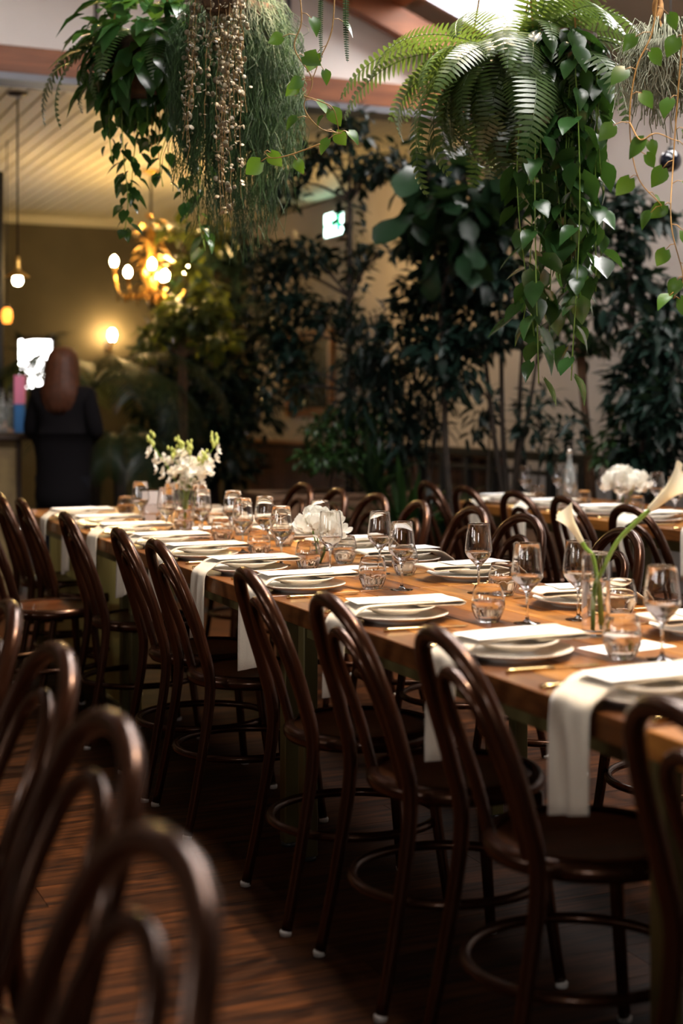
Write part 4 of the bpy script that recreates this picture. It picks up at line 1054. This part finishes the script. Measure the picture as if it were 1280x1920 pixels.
bp = W(70, 900, 12.9); tree('sapling', 'sparse plant silhouetted against the bright far window', 'plant', (bp.x, bp.y, .02), [B(62, 700, 12.9, 40, 40), B(90, 660, 12.9, 35, 35), B(45, 665, 12.9, 30, 35)], 110, (.17, .035, 'lance'), 'leaf_dark', r, trunk=.016)

# ================================================================== RAILING, PICTURE, SIGN, LAMPS
rl = thing('railing', 'low black wooden railing along the pale wall', 'railing', (5.30, 8.2, 0))
MB().box(-.035, .035, -2.2, 2.6, .90, .965, .005).build('top_rail', 'black_paint', rl, False)
MB().box(-.022, .022, -2.2, 2.6, .80, .835, .004).build('middle_rail', 'black_paint', rl, False)
MB().box(-.022, .022, -2.2, 2.6, .12, .155, .004).build('bottom_rail', 'black_paint', rl, False)
pm = MB().box(-.030, .030, -.030, .030, 0, .90, .004).mesh('post', 'black_paint', False)
for k in range(13): obj('post', pm, rl, (0, -2.17 + k * .395, 0))
fr = thing('framed_picture', 'large dark picture in brown frame on the yellow-lit wall', 'picture', (XW, 13.18, 1.17))
w2, hh = .60, .86
for (a, b_, z0, z1) in ((-w2, -w2 + .09, 0, hh), (w2 - .09, w2, 0, hh), (-w2 + .09, w2 - .09, 0, .09), (-w2 + .09, w2 - .09, hh - .09, hh)):
    MB().box(-.05, -.002, a, b_, z0, z1, .006).build('frame_bar', 'frame_wood', fr, False)
MB().box(-.022, -.004, -w2 + .08, w2 - .08, .08, hh - .08).build('canvas', 'picture', fr, False)
ex = thing('exit_sign', 'lit green and white exit sign with running figure', 'sign', (XW, 12.45, 2.90))
MB().box(-.07, -.002, -.22, .22, 0, .235, .004).build('case', 'sign_case', ex, False)
fc = MB().box(-.076, -.071, -.21, .21, .01, .225).build('lit_panel', 'exit_white', ex, False)
# running figure and doorway in green (seen from the room, +Y is to the left)
def bar(pts, r_): return MB().tube([(-.079, a, z) for a, z in pts], r_, 6)
g = MB(); g.lathe([(0, -.004), (.017, -.004), (.017, .004), (0, .004)], 14); g.xf(Matrix.Translation((-.079, .055, .185)) @ Matrix.Rotation(PI / 2, 4, 'Y'))
for pts in ([(.05, .165), (.03, .115)], [(.045, .155), (.085, .135), (.10, .155)], [(.045, .155), (.01, .15), (-.005, .125)], [(.03, .115), (.065, .085), (.055, .04)], [(.03, .115), (.0, .085), (-.035, .085)]):
    g.v += []; q = bar(pts, .0085); g.add(q.v, q.f)
g.build('running_figure', 'exit_green', ex)
MB().box(-.080, -.077, -.175, -.065, .03, .205).build('door_mark', 'exit_green', ex, False)
MB().box(-.080, -.077, .11, .20, .095, .120).build('arrow_mark', 'exit_green', ex, False)

def bulbmesh(r_, L): return [(0, -L * .5), (r_ * .55, -L * .42), (r_, -L * .1), (r_ * .85, L * .2), (r_ * .3, L * .42), (0, L * .5)]
# pendant
c = W(33, 527, 9.0)
pn = thing('pendant_lamp', 'small brass pendant lamp glowing on a long cord, left', 'lamp', c)
MB().lathe([(0, HA - c.z), (.062, HA - c.z), (.062, HA - c.z - .022), (.02, HA - c.z - .032), (0, HA - c.z - .032)], 24).build('ceiling_rose', 'dark_wood', pn)
MB().tube([(0, 0, .15), (0, 0, HA - c.z - .03)], .006, 6).build('cord', 'dark_wood', pn)
MB().lathe([(0, .16), (.013, .155), (.016, .10), (.02, .07), (.075, .030), (.078, .024), (.018, .060), (0, .065)], 24).build('lamp_shade', 'gold', pn)
MB().lathe([(0, -.032), (.022, -.024), (.034, .0), (.030, .022), (.014, .045), (0, .05)], 16).build('bulb', 'bulb_pendant', pn)
# chandelier: gilded leaves, candle arms
c = W(283, 510, 12.0); r = random.Random(71)
ch = thing('chandelier', 'gilded leafy chandelier with glowing candle bulbs', 'chandelier', c)
top = HA - c.z
MB().lathe([(0, top), (.09, top), (.085, top - .03), (.03, top - .05), (0, top - .05)], 20).build('ceiling_rose', 'gold', ch)
MB().tube([(0, 0, .35), (0, 0, top)], .010, 6).build('rod', 'dark_wood', ch)
MB().lathe([(0, -.30), (.02, -.27), (.05, -.20), (.03, -.14), (.075, -.06), (.09, 0), (.05, .08), (.03, .16), (.055, .24), (.03, .34), (.0, .42)], 18).build('centre_stem', 'gold', ch)
gl = leafmesh('gilt_leaf', 'gold', .12, .06, 'oval', .2, .5)
for i in range(64):
    a = i * 2.4; z = -.26 + .72 * (i / 64); q = .05 + .06 * r.random()
    obj('gilt_leaf', gl, ch, M=frame((q * math.cos(a), q * math.sin(a), z), (math.cos(a), math.sin(a), r.uniform(-.3, 1)), (0, 0, 1), r.uniform(.6, 1.1)))
bm_ = MB().lathe(bulbmesh(.030, .095), 14).mesh('bulb', 'bulb')
cup = MB().lathe([(0, -.11), (.012, -.11), (.012, -.045), (.028, -.05), (.030, -.042), (0, -.042)], 14).mesh('candle_cup', 'gold')
for i, (a, R_, z) in enumerate(((-2.9, .35, .07), (-2.6, .28, -.02), (-1.75, .08, .06), (-.8, .12, -.04), (-.25, .30, .02), (.9, .33, .0))):
    e = Vector((R_ * math.cos(a), R_ * math.sin(a), z)); d = Vector((math.cos(a), math.sin(a), 0))
    arm = MB().tube(cpath([(0, 0, -.10), d * R_ * .4 + Vector((0, 0, -.22)), d * R_ * .85 + Vector((0, 0, -.20)), e + Vector((0, 0, -.10))], 14), .010, 7).build('arm', 'gold', ch)
    obj('candle_cup', cup, arm, tuple(e)); obj('bulb', bm_, arm, tuple(e))
    for k in range(4): obj('gilt_leaf', gl, arm, M=frame(d * R_ * (.3 + .18 * k) + Vector((0, 0, -.21 + .01 * k)), d + rv(r) * .9, (0, 0, 1), r.uniform(.5, .9)))
# wall sconce on the back wall
c = W(228, 626, 14.8); c.y = YB - .16
sc_ = thing('wall_sconce', 'small wall sconce with bright bulb on the far wall', 'lamp', c)
MB().box(-.04, .04, .14, .16, -.16, .02, .004).build('back_plate', 'dark_wood', sc_, False)
MB().tube(cpath([(0, .15, -.12), (0, .06, -.15), (0, 0, -.09)], 8), .009, 7).build('arm', 'gold', sc_)
MB().lathe([(0, -.09), (.03, -.09), (.05, -.06), (.048, -.055), (0, -.075)], 18).build('cup', 'gold', sc_)
MB().lathe([(0, -.075), (.026, -.05), (.040, .0), (.030, .05), (0, .07)], 16).build('bulb', 'sconce_bulb', sc_)
# amber hanging lantern at the far left
c = W(13, 592, 10.6)
am = thing('amber_lantern', 'small amber glass lantern at the far left edge', 'lamp', c)
MB().lathe([(0, -.06), (.03, -.055), (.042, -.01), (.036, .04), (.02, .06), (0, .06)], 16).build('amber_globe', 'amber_glass', am)
MB().lathe([(0, .06), (.024, .06), (.02, .075), (.006, .085), (0, .085)], 14).build('cap', 'lamp_black', am)
MB().tube([(0, 0, .08), (0, 0, HA - c.z)], .004, 5).build('cord', 'lamp_black', am)
# black globe at the right
c = W(1257, 302, 6.6)
bg_ = thing('black_globe', 'glossy black globe hanging before the pale wall, right', 'ornament', c)
MB().lathe([(.052 * math.sin(PI * k / 14), -.052 * math.cos(PI * k / 14)) for k in range(15)], 24).build('globe', 'globe_black', bg_)
MB().lathe([(0, .048), (.016, .048), (.014, .066), (0, .066)], 14).build('cap', 'lamp_black', bg_)
MB().tube([(0, 0, .06), (0, 0, rz_(c.x) - c.z)], .003, 5).build('cord', 'lamp_black', bg_)

# ceiling spot lamps on a rail over the tables (above the picture)
def spot(loc, aim, power, size, col, label, blend=.6):
    t = thing('spot_lamp', label, 'lamp', loc, 0, 'spot lamps under the roof')
    d = (Vector(aim) - Vector(loc)).normalized(); M = d.to_track_quat('Z', 'Y').to_matrix().to_4x4()
    MB().lathe([(0, -.14), (.045, -.14), (.050, -.13), (.050, .02), (.046, .02), (.045, -.02), (0, -.03)], 20).xf(M).build('lamp_can', 'lamp_black', t)
    MB().tube([(0, 0, 0), (0, 0, rz_(loc[0]) - loc[2])], .012, 6).build('drop_rod', 'lamp_black', t)
    li = bpy.data.lights.new('spot_light', 'SPOT'); li.energy = power; li.spot_size = D(size); li.spot_blend = blend; li.color = col; li.shadow_soft_size = .05
    lo = bpy.data.objects.new('spot_light', li); COL.objects.link(lo); lo.parent = t
    lo.location = d * .03; lo.rotation_euler = d.to_track_quat('-Z', 'Y').to_euler()
WARM = (1.0, .72, .42)
spot((2.55, 2.2, 4.0), (1.85, 2.6, .75), 560, 62, WARM, 'black ceiling spot aimed at the near end of long table')
spot((2.55, 4.6, 4.0), (1.85, 4.6, .75), 560, 62, WARM, 'black ceiling spot aimed at the middle of long table')
spot((2.55, 6.6, 4.0), (1.85, 6.5, .75), 500, 60, WARM, 'black ceiling spot aimed at the far end of long table')
# SECTION-PEOPLE
# ================================================================== PEOPLE AND THE BAR
def skinned(name, m, parent, joints, edges, root=0, sub=2):
    """one continuous surface grown over a joint skeleton; joints = [(xyz, (rx, ry))]"""
    me = bpy.data.meshes.new(name); me.from_pydata([j[0] for j in joints], edges, []); me.materials.append(MATS[m])
    o = obj(name, me, parent); sk = o.modifiers.new('skin', 'SKIN'); sk.use_smooth_shade = True
    for i, j in enumerate(joints):
        q = me.skin_vertices[0].data[i]; q.radius = j[1]; q.use_root = (i == root)
    sb = o.modifiers.new('sub', 'SUBSURF'); sb.levels = sub; sb.render_levels = sub
    return o
def person(label, loc, rz, arms, hair_m, h=1.66):
    """faces local +Y; arms = for each side (elbow, wrist, finger direction)"""
    t = thing('person', label, 'person', loc, rz); k = h / 1.66
    J = []; E = []
    def j(p, r_, par=None):
        J.append((tuple(Vector(p) * k), (r_[0] * k, r_[1] * k) if isinstance(r_, tuple) else (r_ * k, r_ * k)))
        if par is not None: E.append((par, len(J) - 1))
        return len(J) - 1
    pel = j((0, 0, .93), (.15, .105)); wa = j((0, .005, 1.06), (.125, .09), pel); chn = j((0, 0, 1.24), (.15, .10), wa); sh = j((0, -.005, 1.37), (.09, .07), chn)
    ne = j((0, 0, 1.43), .052, sh); jw = j((0, .018, 1.495), (.062, .066), ne); hd = j((0, .008, 1.565), (.074, .086), jw); tp = j((0, 0, 1.635), (.052, .062), hd)
    j((0, .108, 1.545), .012, hd)                                           # nose
    for sx in (-1, 1): j((sx * .078, 0, 1.555), .016, hd)                   # ears
    for sx in (-1, 1):
        hp = j((sx * .09, 0, .86), .088, pel); kn = j((sx * .095, .015, .48), .055, hp); an = j((sx * .10, -.01, .10), .036, kn); j((sx * .105, .10, .035), (.034, .028), an)
    hands = []
    for sx, (el, wr, fd) in zip((-1, 1), arms):
        s1 = j((sx * .165, -.005, 1.355), .052, sh); e1 = j(el, .038, s1); w1 = j(wr, .026, e1)
        fd = Vector(fd).normalized(); sd = fd.cross(Vector((0, 0, 1))).normalized(); hands.append((Vector(wr), fd, sd, sx))
        pm_ = j(Vector(wr) + fd * .06, (.034, .016), w1)
        for q, L in ((-.028, .062), (-.010, .075), (.009, .070), (.026, .055)):
            a = j(Vector(wr) + fd * .095 + sd * q, .0095, pm_); b1 = j(Vector(wr) + fd * (.095 + L * .55) + sd * q * 1.1 + Vector((0, 0, -.008)), .0085, a); j(Vector(wr) + fd * (.095 + L) + sd * q * 1.1 + Vector((0, 0, -.024)), .0075, b1)
        a = j(Vector(wr) + fd * .035 + sd * (-.040 * sx), .0105, w1); j(Vector(wr) + fd * .080 + sd * (-.062 * sx) + Vector((0, 0, -.01)), .0085, a)
    skinned('body', 'skin', t, J, E, pel, 2)
    # coat over torso, arms and thighs
    J2, E2 = [], []
    J, E = J2, E2
    def c(p, r_, par=None):
        J2.append((tuple(Vector(p) * k), (r_[0] * k, r_[1] * k) if isinstance(r_, tuple) else (r_ * k, r_ * k)))
        if par is not None: E2.append((par, len(J2) - 1))
        return len(J2) - 1
    a0 = c((0, 0, .93), (.195, .145)); a1 = c((0, .005, 1.08), (.165, .125), a0); a2 = c((0, 0, 1.24), (.185, .13), a1); a3 = c((0, -.008, 1.365), (.125, .09), a2); c((0, -.005, 1.435), (.066, .066), a3)
    c((0, 0, .56), (.215, .165), c((0, 0, .74), (.205, .155), a0))
    for sx, (el, wr, fd) in zip((-1, 1), arms):
        s1 = c((sx * .165, -.005, 1.355), .076, a3); e1 = c(el, .058, s1); c(Vector(wr) - (Vector(wr) - Vector(el)) * .06, .043, e1)
    skinned('coat', 'coat', t, J2, E2, a0, 2)
    tr = MB()
    for sx in (-1, 1): tr.tube([(sx * .09 * k, 0, .82 * k), (sx * .095 * k, .012, .48 * k), (sx * .10 * k, -.01, .09 * k)], [.10 * k, .075 * k, .062 * k], 14)
    tr.build('trousers', 'trouser', t)
    sb = MB()
    for sx in (-1, 1): sb.tube([(sx * .10 * k, -.055 * k, .042 * k), (sx * .10 * k, 0, .052 * k), (sx * .105 * k, .10 * k, .040 * k), (sx * .107 * k, .165 * k, .028 * k)], [.038 * k, .045 * k, .038 * k, .022 * k], 12)
    sb.build('shoes', 'shoe', t)
    # long hair: cap and fall behind the shoulders
    hb = MB(); n = 26; rows = [(1.672, .02, .02, 0), (1.660, .055, .060, 0), (1.63, .082, .094, -.004), (1.57, .094, .108, -.010), (1.50, .098, .104, -.022), (1.43, .108, .098, -.038), (1.38, .118, .086, -.056), (1.33, .115, .066, -.070), (1.28, .088, .046, -.080), (1.245, .045, .026, -.086)]
    rr = random.Random(5); vs = []; fs = []
    for i, (z, ax, ay, oy) in enumerate(rows):
        for q in range(n + 1):
            a = PI * (-.22) + PI * 1.44 * q / n + PI     # open towards the face (+Y)
            w = 1 + .05 * math.sin(q * 2.6 + i * .25) + .02 * rr.uniform(-1, 1)
            vs.append((ax * k * math.cos(a) * w, (oy + ay * math.sin(a) * w) * k, (z - (.02 * math.sin(q * 1.9) if i > 6 else 0)) * k))
    for i in range(len(rows) - 1):
        for q in range(n): a = i * (n + 1) + q; fs.append((a, a + 1, a + n + 2, a + n + 1))
    ho = hb.add(vs, fs).build('hair', hair_m, t); md = ho.modifiers.new('thick', 'SOLIDIFY'); md.thickness = .012
    for sx in (-1, 1):
        MB().lathe([(.011 * math.sin(PI * q / 8), -.011 * math.cos(PI * q / 8)) for q in range(9)], 10).xf(Matrix.Translation((sx * .031 * k, .080 * k, 1.565 * k))).build('eye', 'eye', t)
    return t
AWAY = -TH
c = W(118, 900, 9.5)
person('woman with long auburn hair in black coat, seen from behind at the bar', (c.x, c.y, 0), AWAY - .12,
       [((-.235, .02, 1.10), (-.20, .24, 1.11), (.1, 1, -.05)), ((.225, .02, 1.10), (.13, .22, 1.09), (-.2, 1, -.05))], 'hair', 1.665)
c = W(-45, 900, 10.4); rzp = PI - TH; RI = Matrix.Rotation(-rzp, 3, 'Z')
def loc_(p): return RI @ (Vector(p) - Vector((c.x, c.y, 0)))
wr_ = loc_(W(-12, 795, 10.02)); fd_ = RI @ (W(20, 803, 9.98) - W(-12, 795, 10.02))
person('person in dark clothes at the left edge, hand resting on the bar', (c.x, c.y, 0), rzp,
       [(tuple((wr_ + Vector((-.17, -.005, 1.355))) * .5 + Vector((-.07, -.03, -.08))), tuple(wr_), tuple(fd_)), ((.23, .02, 1.12), (.20, .16, .93), (0, .5, -1))], 'hair', 1.66)
# bar counter: boarded front, top
c = W(46, 815, 9.75); bx1 = c.x; by = c.y
br = thing('bar_counter', 'wooden bar counter at the far left', 'counter', (bx1, by, 0))
MB().box(-3.6, .04, -.10, .55, 1.055, 1.10, .008).build('bar_top', 'dark_wood', br, False)
MB().box(-3.55, -.02, .0, .5, .0, 1.055).build('body', 'bar_front', br, False)
fm = MB().box(-.14, .14, -.03, 0, .12, 1.0, .006).mesh('front_panel', 'bar_front', False)
for i in range(11): obj('front_panel', fm, br, (-.20 - i * .31, 0, 0))
pm_ = MB().box(-.016, .016, -.045, 0, .0, 1.05, .004).mesh('stile', 'dark_wood', False)
for i in range(12): obj('stile', pm_, br, (-.045 - i * .31, 0, 0))
c = W(37, 812, 9.95)
bxo = thing('gift_box', 'narrow upright box on the bar, pink above blue', 'box', (c.x, c.y, 1.10), AWAY)
MB().box(-.032, .032, -.03, .03, 0, .20, .003).build('box_base', 'blue', bxo, False)
MB().box(-.034, .034, -.032, .032, .20, .40, .003).build('box_lid', 'pink', bxo, False)
for i, (x, Z) in enumerate(((4, 9.9), (20, 10.0))):
    c = W(x, 812, Z); bt = thing('bar_bottle', ['clear bottle on the bar at the left edge', 'clear bottle on the bar beside the pink and blue box'][i], 'bottle', (c.x, c.y, 1.10), 0, 'bottles on the bar')
    MB().lathe([(0, 0), (.036, 0), (.038, .004), (.038, .17), (.028, .205), (.013, .23), (.013, .285), (0, .285)], 20).build('bottle_body', 'bottle', bt)
    MB().lathe([(0, .285), (.015, .285), (.015, .31), (0, .31)], 12).build('stopper', 'lamp_black', bt)
# tall dark cabinet at the left edge
c = W(7, 900, 11.3)
cbn = thing('tall_cabinet', 'tall black cabinet cut by the left edge', 'cabinet', (c.x, c.y, 0), AWAY + .245)
MB().box(-.60, 0, .02, .50, 0, 3.15, .006).build('body', 'black_paint', cbn, False)
for i in range(2):
    d_ = MB().box(-.30 * (i + 1) + .006, -.30 * i - .006, .0, .02, .1, 3.05, .004).build('door', 'black_paint', cbn, False)
    MB().tube([(-.30 + (.03 if i == 0 else -.03), -.015, 1.0), (-.30 + (.03 if i == 0 else -.03), -.015, 1.16)], .006, 6).build('handle', 'steel', d_)
